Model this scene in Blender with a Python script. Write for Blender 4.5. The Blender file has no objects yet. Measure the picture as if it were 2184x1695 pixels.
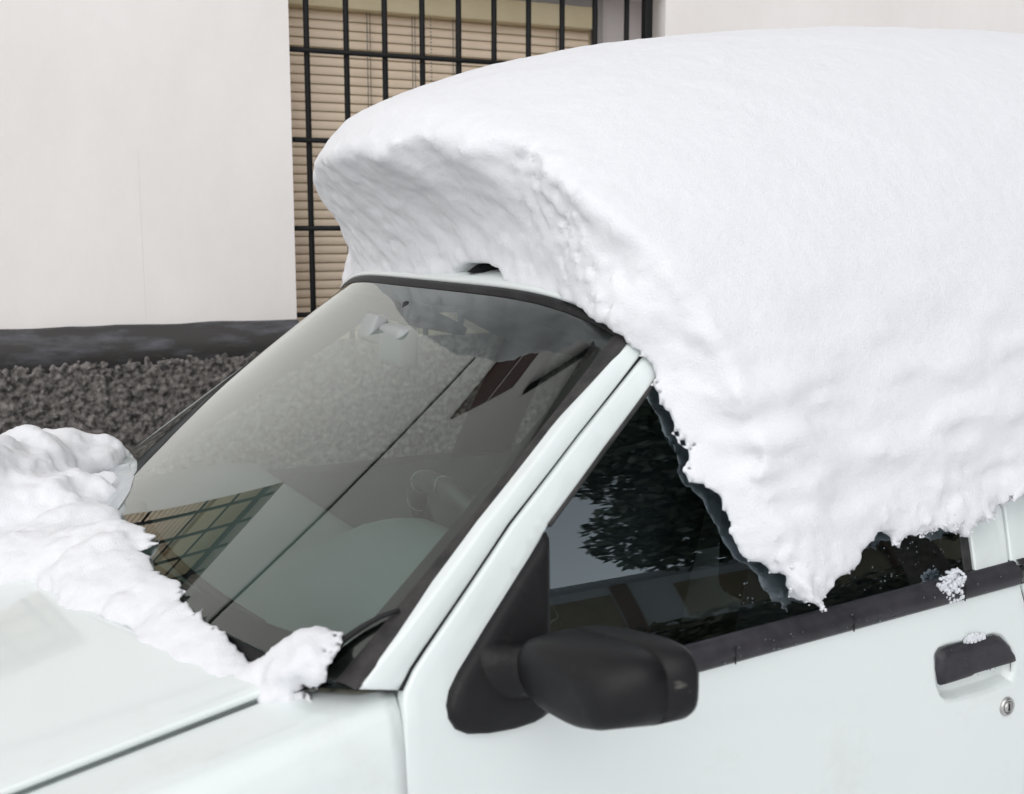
import bpy, bmesh, math, random
import numpy as np
from mathutils import Vector, Matrix
from mathutils.geometry import delaunay_2d_cdt

random.seed(7)
SC = bpy.context.scene
COL = SC.collection
R_ = math.radians

# ------------------------------------------------------------------ camera
# car axes: +X to the car's tail, +Y to the far side (the house), +Z up
FPX, WPX, HPX, HOR, PSI, CAMZ = 2435.0, 2184.0, 1695.0, 485.0, 61.0, 1.5
_p = math.atan((HPX / 2 - HOR) / FPX)
_a = R_(PSI)
_fh = np.array([math.cos(_a), math.sin(_a), 0])
CR = np.array([math.sin(_a), -math.cos(_a), 0])
CF = _fh * math.cos(_p) + np.array([0, 0, -math.sin(_p)])
CU = _fh * math.sin(_p) + np.array([0, 0, math.cos(_p)])
CC = np.array([0, 0, CAMZ])
cd = bpy.data.cameras.new('camera')
cam = bpy.data.objects.new('camera', cd)
COL.objects.link(cam)
m = Matrix(((CR[0], CU[0], -CF[0], CC[0]), (CR[1], CU[1], -CF[1], CC[1]), (CR[2], CU[2], -CF[2], CC[2]), (0, 0, 0, 1)))
cam.matrix_world = m
cd.sensor_width = 36.0
cd.lens = 36.0 * FPX / WPX
cd.clip_start, cd.clip_end = 0.05, 500.0
cd.dof.use_dof = True
cd.dof.focus_distance = 2.15
cd.dof.aperture_fstop = 5.6
SC.camera = cam

# ------------------------------------------------------------------ sky, sun, exposure
world = bpy.data.worlds.new('World')
SC.world = world
world.use_nodes = True
wt = world.node_tree
bg = wt.nodes['Background']
sky = wt.nodes.new('ShaderNodeTexSky')
sky.sky_type = 'NISHITA'
sky.sun_disc = False
SUN_EL, SUN_AZ = R_(47), R_(226)          # azimuth measured from +X to +Y: behind and left of the camera
sky.sun_elevation = SUN_EL
sky.sun_rotation = math.pi / 2 - SUN_AZ
sky.dust_density = 1.0
sky.air_density = 1.0
hs = wt.nodes.new('ShaderNodeHueSaturation')
hs.inputs['Saturation'].default_value = 0.13
wt.links.new(sky.outputs[0], hs.inputs['Color'])
wt.links.new(hs.outputs[0], bg.inputs['Color'])
bg.inputs['Strength'].default_value = 0.15
sl = bpy.data.lights.new('sun', 'SUN')
sl.energy = 0.75
sl.angle = R_(80)
sl.color = (1.0, 0.982, 0.97)
so = bpy.data.objects.new('sun', sl)
COL.objects.link(so)
so.rotation_euler = Vector((math.cos(SUN_AZ) * math.cos(SUN_EL), math.sin(SUN_AZ) * math.cos(SUN_EL), math.sin(SUN_EL))).to_track_quat('Z', 'Y').to_euler()
so.location = (-3, -5, 8)
vs = SC.view_settings
vs.view_transform = 'Standard'
vs.look = 'None'
vs.gamma = 1.0
vs.exposure = 0.26
vs.use_curve_mapping = False
SC.render.engine = 'CYCLES'
SC.cycles.use_denoising = True
SC.cycles.max_bounces = 10
SC.cycles.diffuse_bounces = 8
SC.cycles.transparent_max_bounces = 16
SC.cycles.glossy_bounces = 4

# ------------------------------------------------------------------ survey helpers: sight a point of the photograph onto a real surface
def ray(x, y):
    return CF + CR * (x - WPX / 2) / FPX - CU * (y - HPX / 2) / FPX

def sight(x, y, fn, lo=0.6, hi=6.0):
    """first point on the line of sight where fn(P) turns positive"""
    d = ray(x, y)
    ts = np.linspace(lo, hi, 220)
    prev = lo
    for t in ts:
        if fn(CC + d * t) > 0:
            a, b = prev, t
            for _ in range(30):
                mid = (a + b) / 2
                if fn(CC + d * mid) > 0: b = mid
                else: a = mid
            return CC + d * b
        prev = t
    return CC + d * hi

# ------------------------------------------------------------------ material helpers
def principled(name, col, rough=0.5, metal=0.0, coat=0.0, spec=0.5):
    mt = bpy.data.materials.new(name)
    mt.use_nodes = True
    b = mt.node_tree.nodes['Principled BSDF']
    b.inputs['Base Color'].default_value = (*col, 1)
    b.inputs['Roughness'].default_value = rough
    b.inputs['Metallic'].default_value = metal
    b.inputs['Coat Weight'].default_value = coat
    b.inputs['Coat Roughness'].default_value = 0.06
    b.inputs['Specular IOR Level'].default_value = spec
    return mt

def node(mt, typ, **kw):
    n = mt.node_tree.nodes.new(typ)
    for k, v in kw.items():
        if k in n.inputs: n.inputs[k].default_value = v
        else: setattr(n, k, v)
    return n

def link(mt, a, b): mt.node_tree.links.new(a, b)

def noise_colour(mt, c0, c1, scale, detail=6.0, rough=0.6, lo=0.35, hi=0.65, stretch=None, dist=0.0):
    tc = node(mt, 'ShaderNodeTexCoord')
    src = tc.outputs['Object']
    if stretch:
        mp = node(mt, 'ShaderNodeMapping')
        mp.inputs['Scale'].default_value = stretch
        link(mt, src, mp.inputs['Vector'])
        src = mp.outputs[0]
    nz = node(mt, 'ShaderNodeTexNoise')
    nz.inputs['Scale'].default_value = scale
    nz.inputs['Detail'].default_value = detail
    nz.inputs['Roughness'].default_value = rough
    nz.inputs['Distortion'].default_value = dist
    link(mt, src, nz.inputs['Vector'])
    rp = node(mt, 'ShaderNodeValToRGB')
    rp.color_ramp.elements[0].position = lo
    rp.color_ramp.elements[0].color = (*c0, 1)
    rp.color_ramp.elements[1].position = hi
    rp.color_ramp.elements[1].color = (*c1, 1)
    link(mt, nz.outputs['Fac'], rp.inputs[0])
    return nz, rp, src

def set_noise(mt, c0, c1, scale, **kw):
    nz, rp, src = noise_colour(mt, c0, c1, scale, **kw)
    link(mt, rp.outputs[0], mt.node_tree.nodes['Principled BSDF'].inputs['Base Color'])
    return nz, rp, src

def add_bump(mt, scale, strength, dist=0.01, detail=4.0, src=None, rough=0.6):
    if src is None:
        src = node(mt, 'ShaderNodeTexCoord').outputs['Object']
    nz = node(mt, 'ShaderNodeTexNoise')
    nz.inputs['Scale'].default_value = scale
    nz.inputs['Detail'].default_value = detail
    nz.inputs['Roughness'].default_value = rough
    link(mt, src, nz.inputs['Vector'])
    bp = node(mt, 'ShaderNodeBump')
    bp.inputs['Strength'].default_value = strength
    bp.inputs['Distance'].default_value = dist
    link(mt, nz.outputs['Fac'], bp.inputs['Height'])
    b = mt.node_tree.nodes['Principled BSDF']
    if b.inputs['Normal'].is_linked:
        link(mt, b.inputs['Normal'].links[0].from_socket, bp.inputs['Normal'])
    link(mt, bp.outputs[0], b.inputs['Normal'])

def glass_mat(name, tint, gain=1.75, rough=0.0, refl=(0.95, 0.99, 0.96)):
    mt = bpy.data.materials.new(name)
    mt.use_nodes = True
    nt = mt.node_tree
    nt.nodes.clear()
    out = nt.nodes.new('ShaderNodeOutputMaterial')
    mix = nt.nodes.new('ShaderNodeMixShader')
    tr = nt.nodes.new('ShaderNodeBsdfTransparent')
    gl = nt.nodes.new('ShaderNodeBsdfGlossy')
    fr = nt.nodes.new('ShaderNodeFresnel')
    ml = nt.nodes.new('ShaderNodeMath')
    ml.operation = 'MULTIPLY'
    ml.use_clamp = True
    tr.inputs[0].default_value = (*tint, 1)
    gl.inputs['Color'].default_value = (*refl, 1)
    gl.inputs['Roughness'].default_value = rough
    fr.inputs['IOR'].default_value = 1.52
    ml.inputs[1].default_value = gain
    nt.links.new(fr.outputs[0], ml.inputs[0])
    nt.links.new(ml.outputs[0], mix.inputs[0])
    nt.links.new(tr.outputs[0], mix.inputs[1])
    nt.links.new(gl.outputs[0], mix.inputs[2])
    nt.links.new(mix.outputs[0], out.inputs[0])
    return mt

M = {}
M['paint'] = principled('white_car_paint', (0.72, 0.775, 0.765), 0.30, coat=1.0)
set_noise(M['paint'], (0.735, 0.785, 0.77), (0.765, 0.81, 0.795), 3.0, lo=0.3, hi=0.7)
_nz, _rp, _ = noise_colour(M['paint'], (1, 1, 1), (0.86, 0.85, 0.81), 5.0, detail=9, rough=0.72, lo=0.56, hi=0.86)
_mx = node(M['paint'], 'ShaderNodeMix', data_type='RGBA', blend_type='MULTIPLY')
_mx.inputs[0].default_value = 1.0
_b = M['paint'].node_tree.nodes['Principled BSDF']
link(M['paint'], _b.inputs['Base Color'].links[0].from_socket, _mx.inputs[6])
link(M['paint'], _rp.outputs[0], _mx.inputs[7])
link(M['paint'], _mx.outputs[2], _b.inputs['Base Color'])
M['black_plastic'] = principled('black_grained_plastic', (0.010, 0.0095, 0.0105), 0.48, spec=0.30)
nz, rp, src = set_noise(M['black_plastic'], (0.006, 0.0057, 0.0065), (0.040, 0.038, 0.035), 17.0, lo=0.55, hi=0.9, detail=10, rough=0.7)
add_bump(M['black_plastic'], 900, 0.12, 0.001)
_n2, _r2, _ = noise_colour(M['black_plastic'], (0, 0, 0), (0.11, 0.105, 0.095), 42.0, detail=3, rough=0.5, lo=0.70, hi=0.80, stretch=(0.5, 0.5, 1.0))
_mx = node(M['black_plastic'], 'ShaderNodeMix', data_type='RGBA', blend_type='ADD')
_mx.inputs[0].default_value = 1.0
_b = M['black_plastic'].node_tree.nodes['Principled BSDF']
link(M['black_plastic'], _b.inputs['Base Color'].links[0].from_socket, _mx.inputs[6])
link(M['black_plastic'], _r2.outputs[0], _mx.inputs[7])
link(M['black_plastic'], _mx.outputs[2], _b.inputs['Base Color'])
M['moulding'] = principled('dark_grey_moulding', (0.022, 0.020, 0.025), 0.45, spec=0.4)
set_noise(M['moulding'], (0.016, 0.015, 0.019), (0.034, 0.031, 0.037), 25.0, detail=8)
M['rubber'] = principled('weathered_rubber', (0.028, 0.025, 0.024), 0.6)
set_noise(M['rubber'], (0.012, 0.011, 0.011), (0.050, 0.044, 0.042), 30.0, stretch=(1, 1, 1), lo=0.4, hi=0.75)
M['gap'] = principled('dark_seam', (0.006, 0.006, 0.007), 0.7)
M['frit'] = principled('black_ceramic_band', (0.008, 0.008, 0.008), 0.3)
M['windscreen'] = glass_mat('windscreen_glass', (0.77, 0.88, 0.83), 1.9)
M['side_glass'] = glass_mat('side_window_glass', (0.48, 0.60, 0.60), 4.2, refl=(0.82, 0.94, 1.0))
M['far_glass'] = glass_mat('far_window_glass', (0.74, 0.82, 0.79), 0.7)
M['trim_dark'] = principled('dark_grey_trim', (0.02, 0.021, 0.024), 0.6)
add_bump(M['trim_dark'], 500, 0.15, 0.001)
M['trim_dash'] = principled('dashboard_plastic', (0.19, 0.22, 0.22), 0.55)
add_bump(M['trim_dash'], 400, 0.15, 0.001)
M['trim_light'] = principled('pale_grey_trim', (0.30, 0.30, 0.29), 0.7)
M['trim_mirror'] = principled('light_grey_mirror_shell', (0.33, 0.34, 0.335), 0.6)
M['visor'] = principled('slate_visor', (0.03, 0.035, 0.042), 0.8)
M['fabric'] = principled('charcoal_seat_fabric', (0.035, 0.037, 0.045), 0.9)
add_bump(M['fabric'], 700, 0.3, 0.002)
M['headliner'] = principled('grey_headliner', (0.22, 0.22, 0.215), 0.9)
M['leather'] = principled('wheel_leather', (0.05, 0.055, 0.055), 0.38)
M['red'] = principled('dark_red_wood', (0.055, 0.008, 0.006), 0.45)
M['steel'] = principled('bright_steel', (0.55, 0.54, 0.52), 0.28, metal=1.0)
M['thread'] = principled('pale_seam_thread', (0.35, 0.37, 0.36), 0.8)

M['snow'] = principled('packed_snow', (0.80, 0.803, 0.822), 0.75, spec=0.25)
b = M['snow'].node_tree.nodes['Principled BSDF']
b.inputs['Subsurface Weight'].default_value = 0.0
b.inputs['Subsurface Radius'].default_value = (0.9, 0.95, 1.0)
b.inputs['Subsurface Scale'].default_value = 0.025
add_bump(M['snow'], 90, 0.22, 0.004, detail=3)
add_bump(M['snow'], 380, 0.5, 0.003, detail=3)
M['ice'] = principled('wet_ice', (0.90, 0.92, 0.95), 0.18)
M['ice'].node_tree.nodes['Principled BSDF'].inputs['Transmission Weight'].default_value = 0.30
M['ice'].node_tree.nodes['Principled BSDF'].inputs['IOR'].default_value = 1.31

M['droplet'] = glass_mat('water_drop', (0.6, 0.62, 0.65), 1.4)
M['slush'] = principled('translucent_slush', (0.80, 0.83, 0.86), 0.3)
M['slush'].node_tree.nodes['Principled BSDF'].inputs['Alpha'].default_value = 0.55
set_noise(M['slush'], (0.70, 0.74, 0.78), (0.88, 0.90, 0.92), 20.0)
M['plaster'] = principled('white_painted_plaster', (0.72, 0.70, 0.685), 0.9, spec=0.2)
nz, rp, src = set_noise(M['plaster'], (0.795, 0.752, 0.722), (0.865, 0.832, 0.806), 2.2, lo=0.25, hi=0.62, detail=7, stretch=(1.0, 1.0, 0.55))
add_bump(M['plaster'], 45, 0.22, 0.006, detail=8)
M['plinth_smooth'] = principled('dark_smooth_render', (0.06, 0.057, 0.055), 0.7)
set_noise(M['plinth_smooth'], (0.045, 0.042, 0.04), (0.15, 0.155, 0.18), 5.0, lo=0.48, hi=0.8, detail=7, stretch=(1.2, 1.2, 5.0))
add_bump(M['plinth_smooth'], 90, 0.3, 0.004)
M['plinth_rough'] = principled('rough_dark_pebbledash', (0.09, 0.082, 0.076), 0.75)
set_noise(M['plinth_rough'], (0.022, 0.020, 0.018), (0.26, 0.235, 0.22), 50.0, lo=0.36, hi=0.70, detail=4)
add_bump(M['plinth_rough'], 160, 0.6, 0.006)
M['slat'] = principled('beige_blind_slat', (0.66, 0.54, 0.43), 0.6)
set_noise(M['slat'], (0.79, 0.63, 0.47), (0.85, 0.70, 0.54), 6.0)
M['blind_box'] = principled('olive_beige_panel', (0.56, 0.46, 0.30), 0.6)
set_noise(M['blind_box'], (0.62, 0.52, 0.33), (0.68, 0.58, 0.39), 4.0)
M['blind_back'] = principled('shaded_backing', (0.60, 0.48, 0.29), 0.8)
M['cord'] = principled('grey_blind_cord', (0.20, 0.19, 0.17), 0.8)
M['bar'] = principled('black_painted_iron', (0.006, 0.006, 0.0065), 0.6, spec=0.25)
add_bump(M['bar'], 120, 0.2, 0.002)
M['frame'] = principled('grey_window_frame', (0.30, 0.28, 0.27), 0.6)
M['cable'] = principled('black_cable', (0.006, 0.006, 0.006), 0.6)
M['crack'] = principled('hairline_grey', (0.66, 0.64, 0.62), 0.9)  # grey of the faint crack line in the plaster
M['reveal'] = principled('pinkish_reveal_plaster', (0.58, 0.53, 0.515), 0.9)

M['ground'] = principled('trodden_snow', (0.7, 0.7, 0.72), 0.85)
set_noise(M['ground'], (0.50, 0.50, 0.51), (0.84, 0.85, 0.87), 1.3, lo=0.35, hi=0.5, detail=8)
M['render'] = principled('pale_house_render', (0.55, 0.56, 0.56), 0.9)
set_noise(M['render'], (0.68, 0.70, 0.71), (0.76, 0.78, 0.78), 1.5)
M['shutter'] = principled('tan_roller_shutter', (0.40, 0.33, 0.22), 0.7)
M['roof'] = principled('snowy_roof_tile', (0.45, 0.46, 0.48), 0.8)
M['brick'] = principled('red_brick', (0.24, 0.15, 0.10), 0.8)
M['bark'] = principled('dark_bark', (0.05, 0.04, 0.03), 0.9)
set_noise(M['bark'], (0.03, 0.025, 0.02), (0.08, 0.065, 0.05), 8.0)
M['leaf'] = principled('dark_evergreen_leaf', (0.018, 0.032, 0.016), 0.6)
set_noise(M['leaf'], (0.012, 0.022, 0.012), (0.035, 0.055, 0.022), 3.0)
M['hedge'] = principled('hedge_leaf', (0.05, 0.055, 0.03), 0.7)
set_noise(M['hedge'], (0.03, 0.04, 0.02), (0.10, 0.09, 0.05), 3.0)

# ------------------------------------------------------------------ mesh helpers
def mesh_obj(name, verts, faces, mat, parent=None, smooth=True):
    me = bpy.data.meshes.new(name)
    me.from_pydata([tuple(map(float, v)) for v in verts], [], [tuple(map(int, f)) for f in faces])
    me.validate()
    if smooth:
        me.polygons.foreach_set('use_smooth', [True] * len(me.polygons))
    o = bpy.data.objects.new(name, me)
    COL.objects.link(o)
    if mat is not None: me.materials.append(M[mat] if isinstance(mat, str) else mat)
    if parent is not None: put(o, parent)
    return o

def put(o, parent):
    o.parent = parent
    bpy_inv = parent.matrix_world_inv if False else world_matrix(parent).inverted()
    o.matrix_parent_inverse = bpy_inv

def world_matrix(o):
    mb = o.matrix_basis.copy()
    if o.parent is not None:
        return world_matrix(o.parent) @ o.matrix_parent_inverse @ mb
    return mb

def bm_obj(name, bm, mat, parent=None, smooth=True):
    me = bpy.data.meshes.new(name)
    bm.to_mesh(me)
    bm.free()
    if smooth:
        me.polygons.foreach_set('use_smooth', [True] * len(me.polygons))
    o = bpy.data.objects.new(name, me)
    COL.objects.link(o)
    me.materials.append(M[mat])
    if parent is not None: put(o, parent)
    return o

def grid_obj(name, P, mat, parent=None, flip=False, thick=0.0, wrap=False):
    """P: (n,m,3) array of points -> quad sheet"""
    n, k = P.shape[:2]
    idx = np.arange(n * k).reshape(n, k)
    if wrap: idx = np.concatenate([idx, idx[:, :1]], 1)
    a, b_, c, d = idx[:-1, :-1].ravel(), idx[1:, :-1].ravel(), idx[1:, 1:].ravel(), idx[:-1, 1:].ravel()
    F = np.stack([a, d, c, b_] if flip else [a, b_, c, d], 1)
    o = mesh_obj(name, P.reshape(-1, 3), F, mat, parent)
    if thick:
        s = o.modifiers.new('thickness', 'SOLIDIFY')
        s.thickness = thick
        s.offset = -1
    return o

def tube(name, pts, r, mat, parent=None, seg=8, closed=False, caps=True):
    pts = [Vector(p) for p in pts]
    n = len(pts)
    rs = r if hasattr(r, '__len__') else [r] * n
    V, F = [], []
    up = Vector((0.13, 0.21, 0.97))
    for i, p in enumerate(pts):
        if closed: t = pts[(i + 1) % n] - pts[i - 1]
        else: t = pts[min(i + 1, n - 1)] - pts[max(i - 1, 0)]
        t.normalize()
        u = t.cross(up)
        if u.length < 1e-3: u = t.cross(Vector((1, 0, 0)))
        u.normalize()
        v = t.cross(u)
        for k in range(seg):
            a = 2 * math.pi * k / seg
            V.append(p + (u * math.cos(a) + v * math.sin(a)) * rs[i])
    m_ = n if closed else n - 1
    for i in range(m_):
        j = (i + 1) % n
        for k in range(seg):
            F.append((i * seg + k, i * seg + (k + 1) % seg, j * seg + (k + 1) % seg, j * seg + k))
    if not closed and caps:
        F.append(tuple(range(seg))[::-1])
        F.append(tuple((n - 1) * seg + k for k in range(seg)))
    return mesh_obj(name, V, F, mat, parent)

def box_bm(bm, lo, hi):
    r = bmesh.ops.create_cube(bm, size=1.0)
    vs_ = r['verts']
    for v in vs_:
        v.co = Vector([lo[i] + (v.co[i] + 0.5) * (hi[i] - lo[i]) for i in range(3)])
    return vs_

def box(name, lo, hi, mat, parent=None, bevel=0.0, seg=2, smooth=True):
    bm = bmesh.new()
    box_bm(bm, lo, hi)
    if bevel:
        bmesh.ops.bevel(bm, geom=bm.edges[:], offset=bevel, segments=seg, profile=0.5, affect='EDGES')
    return bm_obj(name, bm, mat, parent, smooth=False if not bevel else smooth)

def thing(name, label, cat, loc=(0, 0, 0), group=None):
    o = bpy.data.objects.new(name, None)
    COL.objects.link(o)
    o.location = loc
    o['label'] = label
    o['category'] = cat
    if group: o['group'] = group
    return o

def tag(o, label=None, cat=None, group=None, kind=None):
    if label: o['label'] = label
    if cat: o['category'] = cat
    if group: o['group'] = group
    if kind: o['kind'] = kind
    return o

# ------------------------------------------------------------------ numpy noise and surface extraction
_perm = np.random.default_rng(11).random(1 << 16).astype(np.float32)

def vnoise(x, y, z):
    """value noise in [-1,1]"""
    xi, yi, zi = np.floor(x).astype(np.int64), np.floor(y).astype(np.int64), np.floor(z).astype(np.int64)
    fx, fy, fz = (x - xi), (y - yi), (z - zi)
    fx, fy, fz = [t * t * t * (t * (t * 6 - 15) + 10) for t in (fx, fy, fz)]
    def h(a, b_, c): return _perm[((a * 73856093) ^ (b_ * 19349663) ^ (c * 83492791)) & 0xFFFF]
    def L(a, b_, t): return a + (b_ - a) * t
    v = L(L(L(h(xi, yi, zi), h(xi + 1, yi, zi), fx), L(h(xi, yi + 1, zi), h(xi + 1, yi + 1, zi), fx), fy),
          L(L(h(xi, yi, zi + 1), h(xi + 1, yi, zi + 1), fx), L(h(xi, yi + 1, zi + 1), h(xi + 1, yi + 1, zi + 1), fx), fy), fz)
    return v * 2 - 1

def fbm(P, freq, octs=4, gain=0.5, off=0.0):
    x, y, z = P[..., 0] * freq + off, P[..., 1] * freq + off * 1.7, P[..., 2] * freq - off
    s, a, t = 0.0, 1.0, 0.0
    for o in range(octs):
        # turn the lattice at every octave so that it never shows
        x, y, z = 0.8 * x + 0.6 * y, -0.48 * x + 0.64 * y + 0.6 * z, 0.36 * x - 0.48 * y + 0.8 * z
        s = s + a * vnoise(x, y, z)
        t += a
        a *= gain
        x, y, z = x * 2.03 + 5.1, y * 2.03 + 1.3, z * 2.03 + 9.2
    return s / t

def surface_nets(fld, org, h):
    """zero level of fld (negative inside) -> verts, quads"""
    ins = fld < 0
    n = np.array(fld.shape) - 1
    corners = [(i, j, k) for i in (0, 1) for j in (0, 1) for k in (0, 1)]
    cnt = np.zeros(n, np.int8)
    for c in corners:
        cnt += ins[c[0]:c[0] + n[0], c[1]:c[1] + n[1], c[2]:c[2] + n[2]]
    act = (cnt > 0) & (cnt < 8)
    cells = np.argwhere(act)
    vid = -np.ones(n, np.int64)
    vid[act] = np.arange(len(cells))
    acc = np.zeros((len(cells), 3))
    num = np.zeros(len(cells))
    for c in corners:
        for ax in range(3):
            if c[ax] == 0:
                d = list(c); d[ax] = 1
                fa = fld[cells[:, 0] + c[0], cells[:, 1] + c[1], cells[:, 2] + c[2]]
                fb = fld[cells[:, 0] + d[0], cells[:, 1] + d[1], cells[:, 2] + d[2]]
                s = (fa < 0) != (fb < 0)
                t = np.where(s, fa / np.where(s, fa - fb, 1), 0)
                p = np.tile(np.array(c, float), (len(cells), 1))
                p[:, ax] = t
                acc += p * s[:, None]
                num += s
    V = (cells + acc / num[:, None]) * h + org
    Q = []
    for ax in range(3):
        o1, o2 = [(1, 2), (2, 0), (0, 1)][ax]
        a_ = [slice(None)] * 3; b2 = [slice(None)] * 3
        a_[ax] = slice(0, -1); b2[ax] = slice(1, None)
        sa, sb = ins[tuple(a_)], ins[tuple(b2)]
        e = np.argwhere(sa != sb)
        ok = (e[:, o1] > 0) & (e[:, o2] > 0) & (e[:, o1] < n[o1]) & (e[:, o2] < n[o2])
        e = e[ok]
        flip = sa[e[:, 0], e[:, 1], e[:, 2]]
        def at(d1, d2):
            q = e.copy()
            q[:, o1] -= d1; q[:, o2] -= d2
            return vid[q[:, 0], q[:, 1], q[:, 2]]
        q = np.stack([at(1, 1), at(0, 1), at(0, 0), at(1, 0)], 1)
        q = np.where(flip[:, None], q, q[:, ::-1])
        Q.append(q[(q >= 0).all(1)])
    return V, np.concatenate(Q)

def np_mesh(name, V, Q, mat, smooth=True):
    me = bpy.data.meshes.new(name)
    me.vertices.add(len(V))
    me.vertices.foreach_set('co', V.astype(np.float32).ravel())
    me.loops.add(Q.size)
    me.loops.foreach_set('vertex_index', Q.astype(np.int32).ravel())
    me.polygons.add(len(Q))
    me.polygons.foreach_set('loop_start', np.arange(0, Q.size, Q.shape[1], dtype=np.int32))
    me.polygons.foreach_set('use_smooth', np.full(len(Q), smooth))
    me.update(calc_edges=True)
    me.validate()
    o = bpy.data.objects.new(name, me)
    COL.objects.link(o)
    me.materials.append(M[mat])
    return o

def drop_islands(V, Q, keep):
    """keep only the `keep` largest connected pieces"""
    n = len(V)
    lab = np.arange(n)
    E = np.concatenate([Q[:, [0, 1]], Q[:, [1, 2]], Q[:, [2, 3]], Q[:, [3, 0]]])
    for _ in range(4000):
        old = lab.copy()
        mn = np.minimum(lab[E[:, 0]], lab[E[:, 1]])
        np.minimum.at(lab, E[:, 0], mn)
        np.minimum.at(lab, E[:, 1], mn)
        lab = lab[lab]
        if (lab == old).all(): break
    ids, c = np.unique(lab[Q[:, 0]], return_counts=True)
    big = ids[np.argsort(-c)[:keep]]
    Q = Q[np.isin(lab[Q[:, 0]], big)]
    used = np.unique(Q)
    mp = -np.ones(n, np.int64); mp[used] = np.arange(len(used))
    return V[used], mp[Q]

def mesh_normals(V, Q):
    N = np.zeros_like(V)
    fn = np.cross(V[Q[:, 2]] - V[Q[:, 0]], V[Q[:, 3]] - V[Q[:, 1]])
    for k in range(4): np.add.at(N, Q[:, k], fn)
    return N / np.maximum(np.linalg.norm(N, axis=1, keepdims=True), 1e-9)

def relax(V, Q, it=1, w=0.5):
    for _ in range(it):
        S = np.zeros_like(V); c = np.zeros(len(V))
        for k in range(4):
            np.add.at(S, Q[:, k], V[Q[:, (k + 1) % 4]]); np.add.at(c, Q[:, k], 1)
            np.add.at(S, Q[:, k], V[Q[:, (k + 3) % 4]]); np.add.at(c, Q[:, k], 1)
        V = V + w * (S / c[:, None] - V)
    return V

def rbf_fit(P, v, lam=1e-4):
    P = np.asarray(P, float); v = np.asarray(v, float)
    def k(r2): return 0.5 * r2 * np.log(r2 + 1e-12)
    d = ((P[:, None] - P[None]) ** 2).sum(-1)
    n = len(P)
    A = np.zeros((n + 3, n + 3))
    A[:n, :n] = k(d) + lam * np.eye(n)
    A[:n, n] = 1; A[:n, n + 1:] = P
    A[n:, :n] = A[:n, n:].T
    s = np.linalg.solve(A, np.concatenate([v, np.zeros(3)]))
    def f(a, b_):
        r = s[n] + s[n + 1] * a + s[n + 2] * b_
        for i in range(n):
            r = r + s[i] * k((a - P[i, 0]) ** 2 + (b_ - P[i, 1]) ** 2)
        return r
    return f

def pchip(xk, yk):
    xk = np.asarray(xk, float); yk = np.asarray(yk, float)
    h = np.diff(xk); dl = np.diff(yk) / h
    d = np.zeros_like(yk)
    for i in range(1, len(xk) - 1):
        if dl[i - 1] * dl[i] > 0:
            w1, w2 = 2 * h[i] + h[i - 1], h[i] + 2 * h[i - 1]
            d[i] = (w1 + w2) / (w1 / dl[i - 1] + w2 / dl[i])
    d[0], d[-1] = dl[0], dl[-1]
    def f(x):
        x = np.clip(np.asarray(x, float), xk[0], xk[-1])
        i = np.clip(np.searchsorted(xk, x) - 1, 0, len(h) - 1)
        t = (x - xk[i]) / h[i]
        return (yk[i] * (1 + 2 * t) * (1 - t) ** 2 + h[i] * d[i] * t * (1 - t) ** 2 + yk[i + 1] * t * t * (3 - 2 * t) + h[i] * d[i + 1] * t * t * (t - 1))
    return f

# ================================================================== THE SETTING
gme = np.array([[-80, -60, 0], [80, -60, 0], [80, 60, 0], [-80, 60, 0]], float)
ground = mesh_obj('ground', gme, [(0, 1, 2, 3)], 'ground', smooth=False)
tag(ground, 'snow covered street and verge', kind='structure')

# ------------------------------------------------------------------ the house behind the car
WA = R_(-3.7)
WD = np.array([math.cos(WA), math.sin(WA), 0])            # along the wall, to the right
WN = np.array([math.sin(WA), -math.cos(WA), 0])           # out of the wall, to the street
WP0 = CC + ray(614, 485) * 3.5
WP0[2] = 0

def wl(s, d, z):                                          # wall coordinates: along, out of the wall, up
    return WP0 + WD * s + WN * d + np.array([0, 0, z])

def wall_box(bm, s0, s1, d0, d1, z0, z1):
    vs_ = box_bm(bm, (0, 0, 0), (1, 1, 1))
    for v in vs_:
        v.co = Vector(wl(s0 + (s1 - s0) * v.co.x, d0 + (d1 - d0) * v.co.y, z0 + (z1 - z0) * v.co.z))
    bmesh.ops.recalc_face_normals(bm, faces=list({f for v in vs_ for f in v.link_faces}))

def wpart(name, mat, parent, *boxes, bevel=0.0):
    bm = bmesh.new()
    for b_ in boxes: wall_box(bm, *b_)
    if bevel: bmesh.ops.bevel(bm, geom=bm.edges[:], offset=bevel, segments=2, profile=0.5, affect='EDGES')
    return bm_obj(name, bm, mat, parent, smooth=bool(bevel))

house = thing('house', 'white plastered house with barred window and dark pebbledash plinth behind the car', 'house', tuple(wl(0, 0, 0)))
WS0, WS1, WZ0, WZ1 = 0.02, 1.35, 1.02, 2.30                # window opening
W2S0, W2S1, W2Z1 = -2.25, -1.0, 2.15                      # second window, to the left of the frame
PZ = 1.213                                                 # top of the plinth
HT = 6.6
wpart('wall', 'plaster', house, (-6.0, W2S0, -0.30, 0.0, 0.0, HT), (W2S1, WS0, -0.30, 0.0, 0.0, HT), (WS1, 9.0, -0.30, 0.0, 0.0, HT),
      (WS0, WS1, -0.30, 0.0, WZ1, HT), (WS0, WS1, -0.30, 0.0, 0.0, WZ0), (W2S0, W2S1, -0.30, 0.0, W2Z1, HT), (W2S0, W2S1, -0.30, 0.0, 0.0, WZ0))
wpart('eaves', 'frame', house, (-6.2, 9.2, -0.35, 0.45, HT, HT + 0.18))
wpart('hairline_crack', 'crack', house, (-0.4310, -0.4302, 0.0, 0.0004, PZ + .02, 1.72))
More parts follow.
